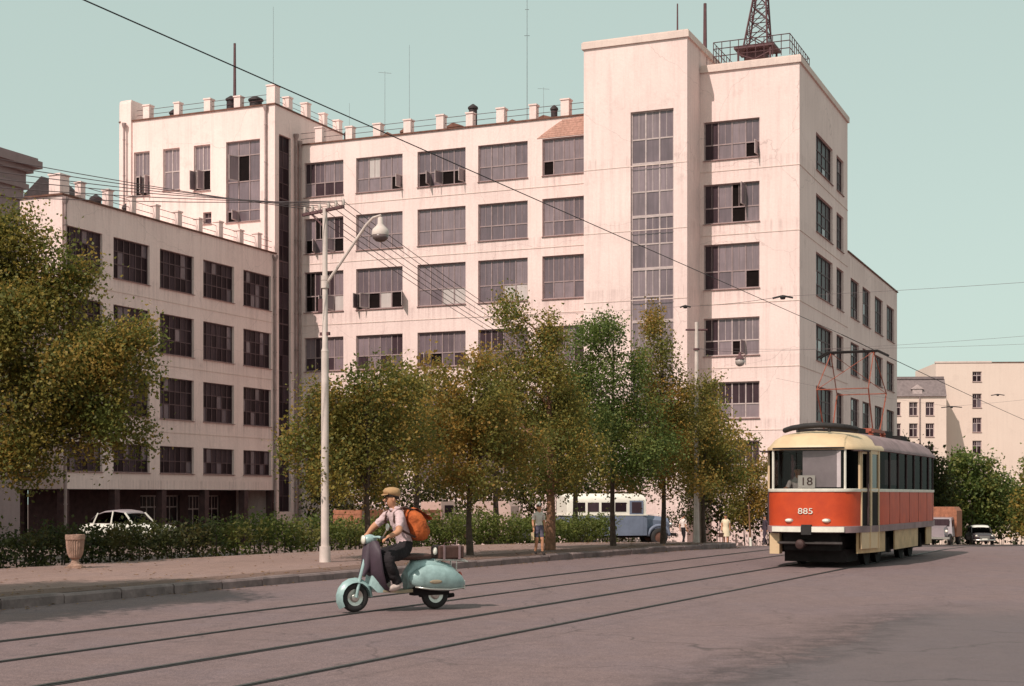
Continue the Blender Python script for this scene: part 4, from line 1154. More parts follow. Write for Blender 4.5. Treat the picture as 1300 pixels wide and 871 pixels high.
# roof: domed, cream above the windscreen, grey-mauve behind
def roof_rings(o):
    return [ring(outline(o), 2.60), ring(outline(o - .035), 2.605), ring(outline(o - .035), 2.66), ring(outline(o + .02), 2.72), ring(outline(o + .10), 2.84), ring(outline(o + .25), 2.95), ring(outline(o + .5), 3.02), ring(outline(o + .85), 3.05)]
mb = MB(); mb.loft(roof_rings(0))
for i, f in enumerate(mb.f):
    cy = sum(mb.v[k][1] for k in f) / len(f)
    if cy < 1.75: mb.m[i] = 1
mb.build('roof', [M['tram_roof'], M['tram_cream']], tram, smooth=60)
mb = MB(); mb.tube([(x, y, 2.635) for x, y, z in [(-p[0], p[1] - .075, 0) for p in front[::-1]] + [(p[0], p[1] - .075, 0) for p in front[1:]]], .02, 5); mb.build('gutter', M['under'], tram)
# black roof bar curving over the front
mb = MB(); pts = [(-.66, .62, 3.06), (-.45, .42, 3.10), (-.15, .33, 3.135), (.2, .33, 3.15), (.5, .42, 3.135), (.78, .62, 3.10), (.88, .9, 3.07)]
mb.tube(pts, .062, 8); mb.tube([(-.3, .38, 3.0), (-.3, .38, 3.1)], .04, 6); mb.tube([(.4, .4, 3.0), (.4, .4, 3.12)], .04, 6)
mb.build('roof_bar', M['rubber'], tram, smooth=50)
# roof gear
for (x0, x1, y0, y1, h) in ((-.7, .7, 2.0, 2.7, .10), (-.35, .35, 6.7, 7.6, .22), (-.5, .5, 7.9, 8.8, .14)):
    MB().box(x0, x1, y0, y1, 3.0, 3.05 + h).build('roof_box', M['under'], tram)
# pantograph
mb = MB()
PY, PZ = 4.4, 3.2
for sx in (-.62, .62):
    kn1 = (sx, PY - 1.05, 4.15); kn2 = (sx, PY + 1.05, 4.15)
    for (yb, kn) in ((-.42, kn1), (.42, kn2)):
        mb.tube([(sx * .95, PY + yb, PZ), kn], .017, 5); mb.tube([kn, (sx * .85, PY, 5.1)], .013, 5)
mb.tube([(-.62, PY - 1.05, 4.15), (.62, PY - 1.05, 4.15)], .013, 5); mb.tube([(-.62, PY + 1.05, 4.15), (.62, PY + 1.05, 4.15)], .013, 5)
mb.tube([(-.62, PY - 1.05, 4.15), (.5, PY, 5.1)], .008, 4); mb.tube([(.62, PY + 1.05, 4.15), (-.5, PY, 5.1)], .008, 4)
mb.build('pantograph_arms', M['panto'], tram, smooth=50)
mb = MB(); mb.tube([(-.85, PY, 5.02), (-.62, PY, 5.14), (.62, PY, 5.14), (.85, PY, 5.02)], .026, 5); mb.tube([(-.85, PY + .22, 5.02), (-.62, PY + .22, 5.14), (.62, PY + .22, 5.14), (.85, PY + .22, 5.02)], .026, 5)
mb.bar((-.5, PY, 5.11), (-.5, PY + .22, 5.11), .04); mb.bar((.5, PY, 5.11), (.5, PY + .22, 5.11), .04)
mb.build('pantograph_head', M['under'], tram)
mb = MB()
for sx in (-.6, .6):
    mb.bar((sx, PY - .8, 3.17), (sx, PY + .8, 3.17), .07)
    for y in (-.7, .7): mb.lathe([(.05, 0), (.08, .03), (.05, .06), (.08, .09), (.05, .13)], (sx, PY + y, 3.02), 8)
mb.bar((-.6, PY - .45, 3.19), (.6, PY - .45, 3.19), .07); mb.bar((-.6, PY + .45, 3.19), (.6, PY + .45, 3.19), .07)
mb.build('pantograph_base', M['panto'], tram)
for y in (2.7, 3.9, 5.1, 6.3, 7.5, 8.5):
    for s in (-1, 1): MB().box(s * wxo(y, 0) - .004, s * wxo(y, 0) + .007, y - .006, y + .006, .94, 1.68).build('panel_seam', M['ink'], tram)
# front details
for s in (-.40, .42):
    yl = .008 + .05 * abs(s)
    mb = MB(); mb.ball((s, yl + .01, 1.05), (.105, .06, .052), 12); mb.build('headlight_rim', M['chrome'], tram, smooth=True)
    mb = MB(); mb.ball((s - .01, yl - .025, 1.05), (.08, .045, .038), 12); mb.build('headlight', M['lens'], tram, smooth=True)
def text_mesh(txt, size, name, m, parent, loc, rot, ext=.004):
    cu = bpy.data.curves.new(name, 'FONT'); cu.body = txt; cu.size = size; cu.align_x = 'CENTER'; cu.align_y = 'CENTER'; cu.extrude = ext
    tmp = bpy.data.objects.new(name, cu); col.objects.link(tmp)
    me = bpy.data.meshes.new_from_object(tmp.evaluated_get(bpy.context.evaluated_depsgraph_get()))
    bpy.data.objects.remove(tmp); me.materials.clear(); me.materials.append(m)
    o = link_mesh(name, me, parent, loc); o.rotation_euler = rot
    return o
text_mesh('885', .185, 'fleet_number', M['tram_white'], tram, (-.03, -.012, 1.25), (PI/2, 0, 0), .006).scale = (1.25, 1, 1)
MB().box(-.21, .17, .045, .055, 1.76, 2.04).build('route_card', M['paper'], tram)
text_mesh('18', .25, 'route_number', M['ink'], tram, (-.02, .04, 1.90), (PI/2, 0, 0), .003).scale = (1.15, 1, 1)
# interior: cab wall with blind, floor, seats, far windows of daylight come through the glass
MB().box(-.12, .72, .10, .115, 1.78, 2.58).build('cab_blind', M['blind'], tram)
mb = MB(); mb.box(-1.15, 1.15, .95, 1.0, .95, 1.75); mb.box(-1.15, -.62, .95, 1.0, 1.75, 2.6); mb.box(-.5, -.28, .95, 1.0, 1.75, 2.6); mb.box(.0, 1.15, .95, 1.0, 1.75, 2.6); mb.build('cab_partition', M['interior'], tram)
mb = MB(); mb.box(-.6, .6, .16, .5, 1.35, 1.66); mb.build('dashboard', M['under'], tram)
mb = MB()
for y in np.arange(2.4, 8.6, .85):
    for x in (-.8, .75):
        mb.box(x - .25, x + .25, y, y + .4, 1.3, 1.36); mb.box(x - .25, x + .25, y + .38, y + .43, 1.3, 1.85)
mb.build('seats', M['interior'], tram)
MB().box(-1.15, 1.15, .3, 9.2, 2.57, 2.6).build('ceiling_panel', M['interior'], tram)
# running gear
mb = MB(); mb.box(-.62, .60, .35, .6, .5, .84); mb.box(-.62, .62, .40, 1.7, .38, .70); mb.box(-1.0, 1.0, 1.5, 8.8, .30, .84)
mb.build('underframe', M['under'], tram)
mb = MB(); mb.tube([(-.66, .1, .555), (.75, .1, .555)], .03, 6); mb.build('guard_rail', M['steel'], tram)
mb = MB(); mb.lathe([(.03, -.12), (.09, -.10), (.11, -.05), (.09, 0), (.05, .3)], (-.14, .0, .53), 14, axis='y'); mb.bar((-.14, .1, .53), (-.14, .8, .55), .12); mb.build('coupler', M['coupler'], tram, smooth=40)
MB().box(-.92, -.70, .30, .55, .30, .76).build('skirt_panel', M['tram_cream'], tram)
for yb in (2.95, 7.0):
    for dy in (-.62, .62):
        for s in (-1, 1):
            mb = MB(); mb.lathe([(.04, -.06), (.34, -.06), (.34, .03), (.37, .035), (.37, .07), (.1, .075)], (s * .735, yb + dy, .352), 20, axis='x')
            mb.build('wheel', M['under'], tram, smooth=35)
    for s in (-1, 1):
        mb = MB(); mb.box(s * .98 - .05, s * .98 + .05, yb - 1.05, yb + 1.05, .36, .56); mb.box(s * 1.0 - .06, s * 1.0 + .06, yb - .3, yb + .3, .26, .70)
        for dy in (-.62, .62): mb.box(s * 1.0 - .08, s * 1.0 + .08, yb + dy - .13, yb + dy + .13, .25, .62)
        mb.build('bogie_frame', M['under'], tram)
MB().box(-.7, .7, .75, 1.75, .12, .40).build('life_guard', M['under'], tram)
# ------------------------------------------------------------------ people
M['skin'] = mat('skin', (0.52, 0.24, 0.14), 0.55, 0, 0.08, 8)
M['hair'] = mat('dark_hair', (0.035, 0.022, 0.018), 0.7, 0, 0.2, 20)
M['cap'] = mat('tan_cap', (0.42, 0.24, 0.12), 0.85, 0, 0.15, 12)
M['shirt_pink'] = mat('pale_shirt', (0.56, 0.39, 0.40), 0.85, 0, 0.2, 6, bump=.9, bscale=14)
M['shirt_white'] = mat('white_shirt', (0.74, 0.60, 0.56), 0.85, 0, 0.08, 6)
M['shirt_grey'] = mat('grey_shirt', (0.60, 0.52, 0.47), 0.85, 0, 0.1, 6)
M['trouser_black'] = mat('black_trousers', (0.016, 0.011, 0.013), 0.9, 0, 0.4, 6, bump=1.0, bscale=12)
M['shorts'] = mat('slate_shorts', (0.10, 0.085, 0.12), 0.9, 0, 0.15, 6)
M['dress'] = mat('cream_dress', (0.70, 0.56, 0.40), 0.85, 0, 0.08, 6)
M['dark_cloth'] = mat('dark_cloth', (0.055, 0.035, 0.05), 0.9, 0, 0.2, 6)
M['shoe'] = mat('shoe_leather', (0.03, 0.022, 0.02), 0.6, 0, 0.2, 9)
M['shoe_pale'] = mat('pale_shoes', (0.55, 0.42, 0.38), 0.7, 0, 0.15, 9)
M['canvas'] = mat('orange_canvas', (0.46, 0.10, 0.025), 0.9, 0, 0.35, 9, bump=.8, bscale=16)
M['leather'] = mat('brown_leather', (0.075, 0.032, 0.025), 0.55, 0, 0.25, 8)
M['eye'] = mat('eye', (0.02, 0.015, 0.015), 0.3, 0, 0.1, 5)

def person(name, loc, rz, J, cloth, label, group=None, seg=None, fingers=True, scale=1.0, radii=None, hair=True):
    """J: joint positions (x forward, y left, z up). One continuous skinned body; each face takes its nearest bone's cloth."""
    R0 = dict(pelvis=(.135, .16), waist=(.115, .145), chest=(.125, .165), collar=(.085, .11), neck=(.055, .055), jaw=(.072, .068), brow=(.09, .08), crown=(.06, .058),
              nose=(.016, .016), shL=(.075, .075), elL=(.046, .046), wrL=(.032, .032), haL=(.022, .040), shR=(.075, .075), elR=(.046, .046), wrR=(.032, .032), haR=(.022, .040),
              hiL=(.10, .10), knL=(.064, .064), anL=(.042, .042), toL=(.036, .045), hiR=(.10, .10), knR=(.064, .064), anR=(.042, .042), toR=(.036, .045))
    if radii: R0.update(radii)
    E = [('pelvis', 'waist'), ('waist', 'chest'), ('chest', 'collar'), ('collar', 'neck'), ('neck', 'jaw'), ('jaw', 'brow'), ('brow', 'crown')]
    for s in 'LR':
        E += [('collar', 'sh' + s), ('sh' + s, 'el' + s), ('el' + s, 'wr' + s), ('wr' + s, 'ha' + s), ('pelvis', 'hi' + s), ('hi' + s, 'kn' + s), ('kn' + s, 'an' + s), ('an' + s, 'to' + s)]
    names = list(J.keys())
    me = bpy.data.meshes.new(name + '_skeleton')
    me.from_pydata([Vector(J[k]) * scale for k in names], [(names.index(a), names.index(b)) for a, b in E], [])
    tmp = bpy.data.objects.new('tmp', me); col.objects.link(tmp)
    sk = tmp.modifiers.new('skin', 'SKIN'); sk.branch_smoothing = 0.7
    sd = me.skin_vertices[0].data
    for i, k in enumerate(names):
        sd[i].radius = (R0[k][0] * scale, R0[k][1] * scale); sd[i].use_root = (k == 'pelvis')
    su = tmp.modifiers.new('sub', 'SUBSURF'); su.levels = 3; su.render_levels = 3
    body = bpy.data.meshes.new_from_object(tmp.evaluated_get(bpy.context.evaluated_depsgraph_get()))
    bpy.data.objects.remove(tmp)
    mats = []; 
    def mi(k):
        if k not in mats: mats.append(k)
        return mats.index(k)
    pv = [Vector(J[k]) * scale for k in names]
    segs = [(Vector(J[a]) * scale, Vector(J[b]) * scale, (a, b)) for a, b in E]
    idx = []
    for p in body.polygons:
        c = p.center; best = None
        for a, b, key in segs:
            d = b - a; t = max(0, min(1, (c - a).dot(d) / max(d.length_squared, 1e-9)))
            dist = (c - (a + d * t)).length - .5 * (R0[key[0]][0] * (1 - t) + R0[key[1]][0] * t) * scale
            if best is None or dist < best[0]: best = (dist, key, t)
        idx.append(mi(cloth(best[1], best[2])))
    # extra pieces of the same body: fingers, nose, ears, eyes
    ex = MB(); sk_i = mi('skin'); ey = mi('eye')
    if fingers:
        for s in 'LR':
            w = Vector(J['wr' + s]); h = Vector(J['ha' + s]); d = (h - w).normalized()
            side = d.cross(Vector((0, 0, 1))) if abs(d.z) < .8 else Vector((1, 0, 0))
            side = side.normalized(); nrm = side.cross(d).normalized()
            curl = J.get('_curl', .35)
            for k in range(4):
                L = (.075, .085, .08, .062)[k]
                b = h + side * (.027 - .018 * k)
                p1 = b + d * L * .45 - nrm * L * curl * .25; p2 = b + d * L * .75 - nrm * L * curl; p3 = b + d * L * (.9 - .5 * curl) - nrm * L * curl * 1.7
                ex.tube([q * scale for q in (b - d * .02, p1, p2, p3)], [.0095 * scale, .009 * scale, .0085 * scale, .006 * scale], 6, sk_i)
            b = w.lerp(h, .6) + side * .034
            ex.tube([q * scale for q in (b, b + side * .022 + d * .022 - nrm * .008, b + side * .024 + d * .05 - nrm * .026)], [.0115 * scale, .0105 * scale, .007 * scale], 6, sk_i)
    jaw, brow = Vector(J['jaw']), Vector(J['brow']); up = (brow - jaw).normalized()
    fw = Vector(J.get('_face', (1, 0, 0))).normalized(); lf = up.cross(fw).normalized(); fw = lf.cross(up).normalized()
    hc = jaw.lerp(brow, .62)
    ex.tube([q * scale for q in (hc + fw * .07 + up * .02, hc + fw * .112 - up * .018, hc + fw * .085 - up * .03)], [.010 * scale, .017 * scale, .010 * scale], 6, sk_i)
    for s in (-1, 1):
        ex.ball((hc + lf * s * .083 - fw * .005) * scale, (.018 * scale, .012 * scale, .032 * scale), 8, sk_i)
        ex.ball((hc + lf * s * .034 + fw * .080 + up * .022) * scale, (.0075 * scale,) * 3, 6, ey)
    ex.tube([(hc + fw * .084 - up * .062 + lf * .024) * scale, (hc + fw * .093 - up * .062) * scale, (hc + fw * .084 - up * .062 - lf * .024) * scale], .006 * scale, 5, mi('lips'))
    em = ex.mesh('x', [], False)
    # cloth creases on everything but skin
    soft = np.zeros(len(body.vertices), bool)
    for p, k_ in zip(body.polygons, idx):
        if mats[k_] not in ('skin', 'shoe', 'shoe_pale'):
            for vi in p.vertices: soft[vi] = True
    nrm_ = [v.normal.copy() for v in body.vertices]
    for v in body.vertices:
        if soft[v.index]:
            q = Vector((v.co.x * 9, v.co.y * 9, v.co.z * 16)) / scale
            v.co += nrm_[v.index] * (mnoise.noise(q) * .013 + mnoise.noise(q * 2.3) * .006) * scale
    bm = bmesh.new(); bm.from_mesh(body)
    bm.faces.ensure_lookup_table()
    for f, k in zip(bm.faces, idx): f.material_index = k; f.smooth = True
    n0 = len(bm.faces)
    bm.from_mesh(em); bm.faces.ensure_lookup_table()
    for f, k in zip(bm.faces[n0:], ex.m): f.material_index = k; f.smooth = True
    body2 = bpy.data.meshes.new('body'); bm.to_mesh(body2); bm.free()
    for k in mats: body2.materials.append(M[k])
    t = empty(name, loc, rz, label, 'person', group)
    link_mesh('body', body2, t)
    if hair:
        hm = MB(); cc = (brow + up * .012 - fw * .012) * scale
        rings = []
        for i in range(7):
            th = PI / 2 - (PI * .62) * i / 6
            rr = max(.02, math.cos(th)); rings.append([])
            for j in range(14):
                a = 2 * PI * j / 14
                low = .045 if math.cos(a) < .1 else 0
                zz = max(math.sin(th), -.05 if math.cos(a) > .1 else -.9)
                rings[-1].append(cc + (fw * math.cos(a) * .103 * rr + lf * math.sin(a) * .093 * rr + up * zz * .105) * scale)
        hm.loft(rings, caps=True); hm.build('hair', M[hair if isinstance(hair, str) else 'hair'], t, smooth=True)
    return t
M['lips'] = mat('lips', (0.40, 0.13, 0.10), 0.5, 0, 0.1, 5)

def standing(h=1.72, step=.0, arm=.0, bend=0.0):
    k = h / 1.72
    J = dict(pelvis=(0, 0, .93), waist=(0, 0, 1.08), chest=(-.01, 0, 1.27), collar=(-.01, 0, 1.41), neck=(0, 0, 1.49), jaw=(.02, 0, 1.545), brow=(.015, 0, 1.625), crown=(.0, 0, 1.672),
             shL=(-.01, .165, 1.39), elL=(-.03 - arm * .5, .215, 1.12), wrL=(.02 - arm, .225, .89), haL=(.03 - arm * 1.1, .225, .82), shR=(-.01, -.165, 1.39), elR=(-.03 + arm * .3, -.215, 1.12), wrR=(.03 + arm, -.225, .89), haR=(.045 + arm * 1.1, -.225, .82),
             hiL=(0, .085, .87), knL=(.03 + step * .5, .09, .49), anL=(step, .095, .075), toL=(step + .15, .105, .03), hiR=(0, -.085, .87), knR=(.06 - step * .3, -.09, .49), anR=(-step, -.095, .085), toR=(-step + .14, -.105, .03))
    return J, k

def cl(shirt, legs, shoe, sleeve=.6, legend=1.0, socks=None):
    def f(key, t):
        a, b = key
        if a in ('neck', 'jaw', 'brow') or (a == 'collar' and b == 'neck' and t > .35): return 'skin'
        if a[:2] == 'wr': return 'skin'
        if a[:2] == 'el': return 'skin' if sleeve < 1.5 else shirt
        if a[:2] == 'sh': return shirt if t < sleeve else 'skin'
        if a == 'collar' or a in ('waist', 'chest') or (a == 'pelvis' and b == 'waist'): return shirt if not (a == 'pelvis' and t < .5) else legs
        if a == 'pelvis': return legs
        if a[:2] == 'hi': return legs if t < legend else 'skin'
        if a[:2] == 'kn': return (legs if legend > 1 else 'skin') if t < .9 else shoe
        return shoe
    return f

# boy on the pavement
J, k = standing(1.22, .10, .06)
t = person('person', (0.66, 36.2, KH), math.radians(-70), J, cl('shirt_grey', 'shorts', 'shoe', .75, .75), 'boy in paper cap, pale t-shirt and slate shorts walking on the pavement', scale=.72, radii=dict(shL=(.07, .07), shR=(.07, .07)))
mb = MB(); mb.loft([[(.105, 0, 1.64), (.02, .088, 1.64), (-.1, 0, 1.64), (.02, -.088, 1.64)], [(.11, 0, 1.70), (.0, .075, 1.71), (-.13, 0, 1.72), (.0, -.075, 1.71)], [(.10, 0, 1.76), (.0, .008, 1.80), (-.14, 0, 1.80), (.0, -.008, 1.80)]])
c_ = mb.build('paper_cap', M['paper'], t); c_.scale = (.74, .74, .72)
o = MB().box(-.05, .05, -.16, .16, 0, .30).build('paper_bag', mat('paper_bag', (.55, .40, .25), .8)); o.location = (.50, 36.05, KH + .36); o.scale = (.7, .7, .62)
tag(o, 'small tan bag in the hand of the walking boy', 'bag')
# man in white shirt by the bonnet of the bus
J, k = standing(1.68, .16, .05)
person('person', (8.95, 77.2, g(77.2)), math.radians(35), J, cl('shirt_white', 'trouser_black', 'shoe', .8, 1.5), 'man in white shirt and black trousers beside the bonnet of the bus', scale=.95)
# woman in a pale dress
J, k = standing(1.6, .13, .05)
t = person('person', (10.95, 75.6, g(75.6)), math.radians(-100), J, cl('dress', 'skin', 'shoe_pale', .5, 0.05), 'woman in cream sleeveless dress walking near the tram', scale=.93)
mb = MB(); rings = []
for (z, rx, ry) in ((1.40, .07, .10), (1.34, .11, .16), (1.2, .135, .17), (1.06, .118, .15), (.92, .16, .19), (.7, .19, .215), (.5, .215, .235)):
    rings.append([(rx * math.cos(a), ry * math.sin(a) * 1.0, z) for a in [2 * PI * j / 18 for j in range(18)]])
mb.loft(rings, caps=False); d_ = mb.build('dress', M['dress'], t, smooth=True); d_.scale = (.95, .95, .93)
mb = MB(); mb.box(-.14, .14, -.05, .05, 0, .22); mb.tube([(-.09, 0, .22), (-.06, 0, .36), (.06, 0, .36), (.09, 0, .22)], .012, 5)
o = mb.build('handbag', M['leather']); o.location = (10.70, 75.5, g(75.5) + .42); tag(o, 'dark handbag carried by the woman in the cream dress', 'bag')
# dark figure by the tram
J, k = standing(1.66, .14, .05)
person('person', (13.55, 79.0, g(79)), math.radians(200), J, cl('dark_cloth', 'dark_cloth', 'shoe', 2, 1.5), 'person in dark clothes just left of the tram', scale=.94)

# tram driver behind the windscreen
J, k = standing(1.7)
J = dict(J)
for a, v in dict(hiL=(.05, .1, .88), hiR=(.05, -.1, .88), knL=(.42, .12, .92), knR=(.42, -.12, .92), anL=(.45, .12, .5), anR=(.45, -.12, .5), toL=(.6, .12, .46), toR=(.6, -.12, .46), elL=(.12, .24, 1.18), elR=(.12, -.24, 1.18), wrL=(.34, .18, 1.2), wrR=(.34, -.18, 1.2), haL=(.41, .17, 1.21), haR=(.41, -.17, 1.21)).items(): J[a] = v
pos = tram.matrix_basis @ Vector((-.38, .72, .60))
person('person', pos, tram.rotation_euler.z - PI / 2, J, cl('shirt_grey', 'dark_cloth', 'shoe', 2, 1.5), 'tram driver in grey shirt behind the windscreen of the tram', scale=.97)

# ------------------------------------------------------------------ scooter and rider
M['sc_teal'] = mat('scooter_teal_paint', (0.30, 0.405, 0.40), 0.35, 0.0, 0.3, 5, spec=.6, coat=.2)
M['sc_shield'] = mat('scooter_shield_cover', (0.055, 0.032, 0.045), 0.6, 0, 0.25, 4)
M['sc_dirt'] = mat('scooter_dusty_lower', (0.34, 0.25, 0.17), 0.7, 0, 0.25, 5)
M['red_lens'] = mat('red_lens', (0.5, 0.10, 0.07), 0.2, 0, 0.1, 6)
FWp, RWp = Vector((-2.16, 20.22, 0)), Vector((-1.09, 20.82, 0))
hd = (FWp - RWp).normalized(); WB = (FWp - RWp).length
sang = math.atan2(hd.y, hd.x)
sco = empty('motor_scooter', RWp, sang, 'teal motor scooter ridden across the tram tracks', 'scooter')
def wheel_small(x):
    w = empty('tmp', (0, 0, 0)); bpy.data.objects.remove(w)
    mb = MB(); prof = [(.115, -.035), (.135, -.045), (.17, -.048), (.195, -.035), (.203, 0), (.195, .035), (.17, .048), (.135, .045), (.115, .035)]
    mb.lathe(prof, (x, 0, .203), 24, axis='y', caps=False)
    ty = mb.build('wheel', M['rubber'], sco, smooth=50)
    mb = MB(); mb.lathe([(.02, -.05), (.05, -.045), (.07, -.02), (.118, -.034), (.118, .034), (.07, .02), (.05, .045), (.02, .05)], (x, 0, .203), 18, axis='y')
    mb.build('rim', M['chrome'], ty, smooth=40)
wheel_small(WB); wheel_small(0)
def bodyshell(name, stations, m, n=16, caps=True):
    """stations: (x, zc, half width, half height up, half height down)"""
    mb = MB(); rings = []
    for (x, zc_, w, hu, hd_) in stations:
        rr = []
        for k in range(n):
            a = 2 * PI * k / n; s_, c_ = math.sin(a), math.cos(a)
            rr.append((x, w * math.copysign(abs(c_) ** .8, c_), zc_ + (hu if s_ > 0 else hd_) * math.copysign(abs(s_) ** .8, s_)))
        rings.append(rr)
    mb.loft(rings, caps)
    return mb.build(name, m, sco, smooth=50)
# tail body and bulging side cowls
bodyshell('tail', [(-.38, .42, .03, .04, .06), (-.33, .44, .09, .10, .14), (-.2, .47, .13, .17, .16), (0, .52, .15, .19, .14), (.2, .56, .145, .18, .16), (.36, .54, .12, .16, .24), (.46, .46, .09, .10, .20)], M['sc_teal'])
for s in (-1, 1):
    mb = MB(); rings = []
    for (x, zc_, w, h) in ((-.40, .36, .02, .03), (-.34, .38, .07, .10), (-.22, .41, .12, .155), (-.05, .44, .15, .185), (.15, .455, .145, .18), (.30, .45, .11, .15), (.42, .44, .05, .09), (.46, .44, .015, .03)):
        rings.append([(x, s * .14 + w * math.cos(a) * (1.0 if math.cos(a) * s > 0 else .4), zc_ + h * math.sin(a)) for a in [2 * PI * k / 16 for k in range(16)]])
    mb.loft(rings)
    cw = mb.build('side_cowl', M['sc_teal'], sco, smooth=60)
    mb = MB(); mb.tube([(-.36, s * .20, .30), (-.1, s * .29, .285), (.2, s * .28, .30), (.4, s * .2, .33)], .012, 6); mb.build('trim_strip', M['chrome'], cw, smooth=True)
    mb = MB(); mb.ball((.12, s * .285, .40), (.10, .008, .028), 10); mb.build('air_grille', M['sc_dirt'], cw, smooth=True)
mb = MB(); mb.loft([[(.40, -.13, .255), (.40, .13, .255), (.40, .13, .30), (.40, -.13, .30)], [(.62, -.17, .25), (.62, .17, .25), (.62, .17, .285), (.62, -.17, .285)], [(.86, -.15, .27), (.86, .15, .27), (.86, .15, .30), (.86, -.15, .30)]]); mb.build('floorboard', M['sc_dirt'], sco, smooth=30)
mb = MB(); rings = []
for (x, z, w) in ((.86, .27, .17), (.96, .38, .24), (1.02, .56, .265), (1.04, .74, .255), (1.045, .88, .22), (1.03, .97, .12)):
    rings.append([(x - .10 * (abs(t) ** 2) - .012, t * w, z) for t in np.linspace(-1, 1, 9)] + [(x - .10 * (abs(t) ** 2) + .012, t * w, z + .01) for t in np.linspace(1, -1, 9)])
mb.loft(rings); mb.build('leg_shield', M['sc_shield'], sco, smooth=50)
mb = MB(); mb.loft([[(1.12 + .05 * math.cos(a), .075 * math.sin(a), .50) for a in [2*PI*k/12 for k in range(12)]], [(1.05 + .07 * math.cos(a), .10 * math.sin(a), .62) for a in [2*PI*k/12 for k in range(12)]], [(1.02 + .075 * math.cos(a), .10 * math.sin(a), .86) for a in [2*PI*k/12 for k in range(12)]], [(1.0 + .05 * math.cos(a), .07 * math.sin(a), .97) for a in [2*PI*k/12 for k in range(12)]]]); mb.build('steering_column', M['sc_shield'], sco, smooth=60)
mb = MB(); mb.loft([[(.80, -.13, .26), (.80, .13, .26), (.80, .13, .30), (.80, -.13, .30)], [(.95, -.16, .27), (.95, .16, .27), (.93, .16, .40), (.93, -.16, .40)], [(1.03, -.12, .36), (1.03, .12, .36), (1.0, .12, .50), (1.0, -.12, .50)]]); mb.build('lower_apron', M['sc_teal'], sco, smooth=50)
# front fender hugging the wheel, fork, handlebar with headlamp
mb = MB(); rings = []
for k in range(11):
    a = math.radians(-35 + 21.5 * k)
    rr = []
    for j in range(9):
        t = (j - 4) / 4; r_ = .255 - .06 * t * t
        rr.append((WB - math.cos(a) * r_ * -1.06, t * .085, .205 + math.sin(a) * r_ * 1.06))
    rings.append(rr)
mb.loft(rings, caps=False, closed=False); mb.build('front_fender', M['sc_teal'], sco, smooth=60, fix=False)
mb = MB(); mb.tube([(WB, .07, .203), (WB - .06, .05, .46), (1.0, 0, .95)], [.022, .025, .03], 8); mb.build('fork', M['sc_teal'], sco, smooth=50)
mb = MB(); mb.tube([(.90, .36, 1.0), (.95, .2, 1.03), (.98, 0, 1.02), (.95, -.2, 1.03), (.90, -.36, 1.0)], .018, 8); mb.ball((1.0, 0, .99), (.11, .09, .075), 12); hb_ = mb.build('handlebar', M['sc_teal'], sco, smooth=60)
for s in (-1, 1):
    mb = MB(); mb.tube([(.935, s * .25, 1.02), (.895, s * .38, .998)], .024, 8); mb.build('grip', M['rubber'], hb_)
mb = MB(); mb.lathe([(.065, 0), (.06, .02), (.02, .03)], (1.085, 0, .99), 14, axis='x'); mb.build('headlight', M['lens'], sco, smooth=True)
mb = MB(); mb.tube([(.93, .28, 1.02), (.92, .40, 1.14)], .008, 5); mb.lathe([(.05, 0), (.05, .012)], (.91, .41, 1.17), 12, axis='x'); mb.build('mirror', M['chrome'], sco)
bodyshell('seat', [(.06, .735, .06, .02, .02), (.12, .745, .13, .04, .05), (.30, .75, .14, .045, .06), (.56, .745, .12, .04, .05), (.68, .735, .05, .01, .02)], M['leather'])
mb = MB()
for y in (-.12, .12): mb.tube([(.05, y, .70), (-.30, y, .685), (-.46, y, .66)], .012, 6)
for x in (0, -.15, -.30, -.42): mb.tube([(x, -.12, .69), (x, .12, .69)], .009, 5)
mb.tube([(-.30, .1, .68), (-.30, .08, .52)], .01, 5); mb.tube([(-.30, -.1, .68), (-.30, -.08, .52)], .01, 5)
mb.build('luggage_rack', M['chrome'], sco, smooth=50)
mb = MB(); mb.ball((-.395, 0, .47), (.035, .04, .05), 10); mb.build('tail_light', M['red_lens'], sco, smooth=True)
MB().box(-.43, -.42, -.10, .10, .27, .40).build('number_plate', M['paper'], sco)
mb = MB(); mb.box(-.2, .35, -.10, .06, .20, .33); mb.tube([(.2, -.08, .2), (-.1, -.1, .16), (-.35, -.1, .18)], [.03, .045, .03], 8); mb.build('engine', M['under'], sco)
# rider
J = dict(pelvis=(.44, 0, .88), waist=(.46, 0, 1.02), chest=(.56, 0, 1.20), collar=(.62, 0, 1.355), neck=(.645, 0, 1.435), jaw=(.675, 0, 1.49), brow=(.675, 0, 1.575), crown=(.66, 0, 1.625),
         shL=(.62, .18, 1.33), elL=(.70, .31, 1.10), wrL=(.86, .345, 1.04), haL=(.905, .345, 1.022), shR=(.63, -.18, 1.33), elR=(.82, -.29, 1.15), wrR=(.885, -.34, 1.045), haR=(.925, -.345, 1.022),
         hiL=(.50, .10, .84), knL=(.84, .21, .74), anL=(.64, .17, .345), toL=(.80, .19, .315), hiR=(.50, -.10, .84), knR=(.84, -.20, .74), anR=(.64, -.17, .345), toR=(.80, -.19, .315))
def fix_J(J): return {k: v for k, v in J.items() if not k.startswith('_')}
rider = person('person', RWp, sang, J, cl('shirt_pink', 'trouser_black', 'shoe_pale', .75, 1.5), 'scooter rider in tan cap and pale shirt with orange backpack', scale=1.0, hair='hair',
               radii=dict(hiL=(.13, .13), hiR=(.13, .13), knL=(.105, .105), knR=(.105, .105), anL=(.075, .075), anR=(.075, .075), pelvis=(.15, .17), elL=(.05, .05), elR=(.05, .05)))
mb = MB(); rings = []
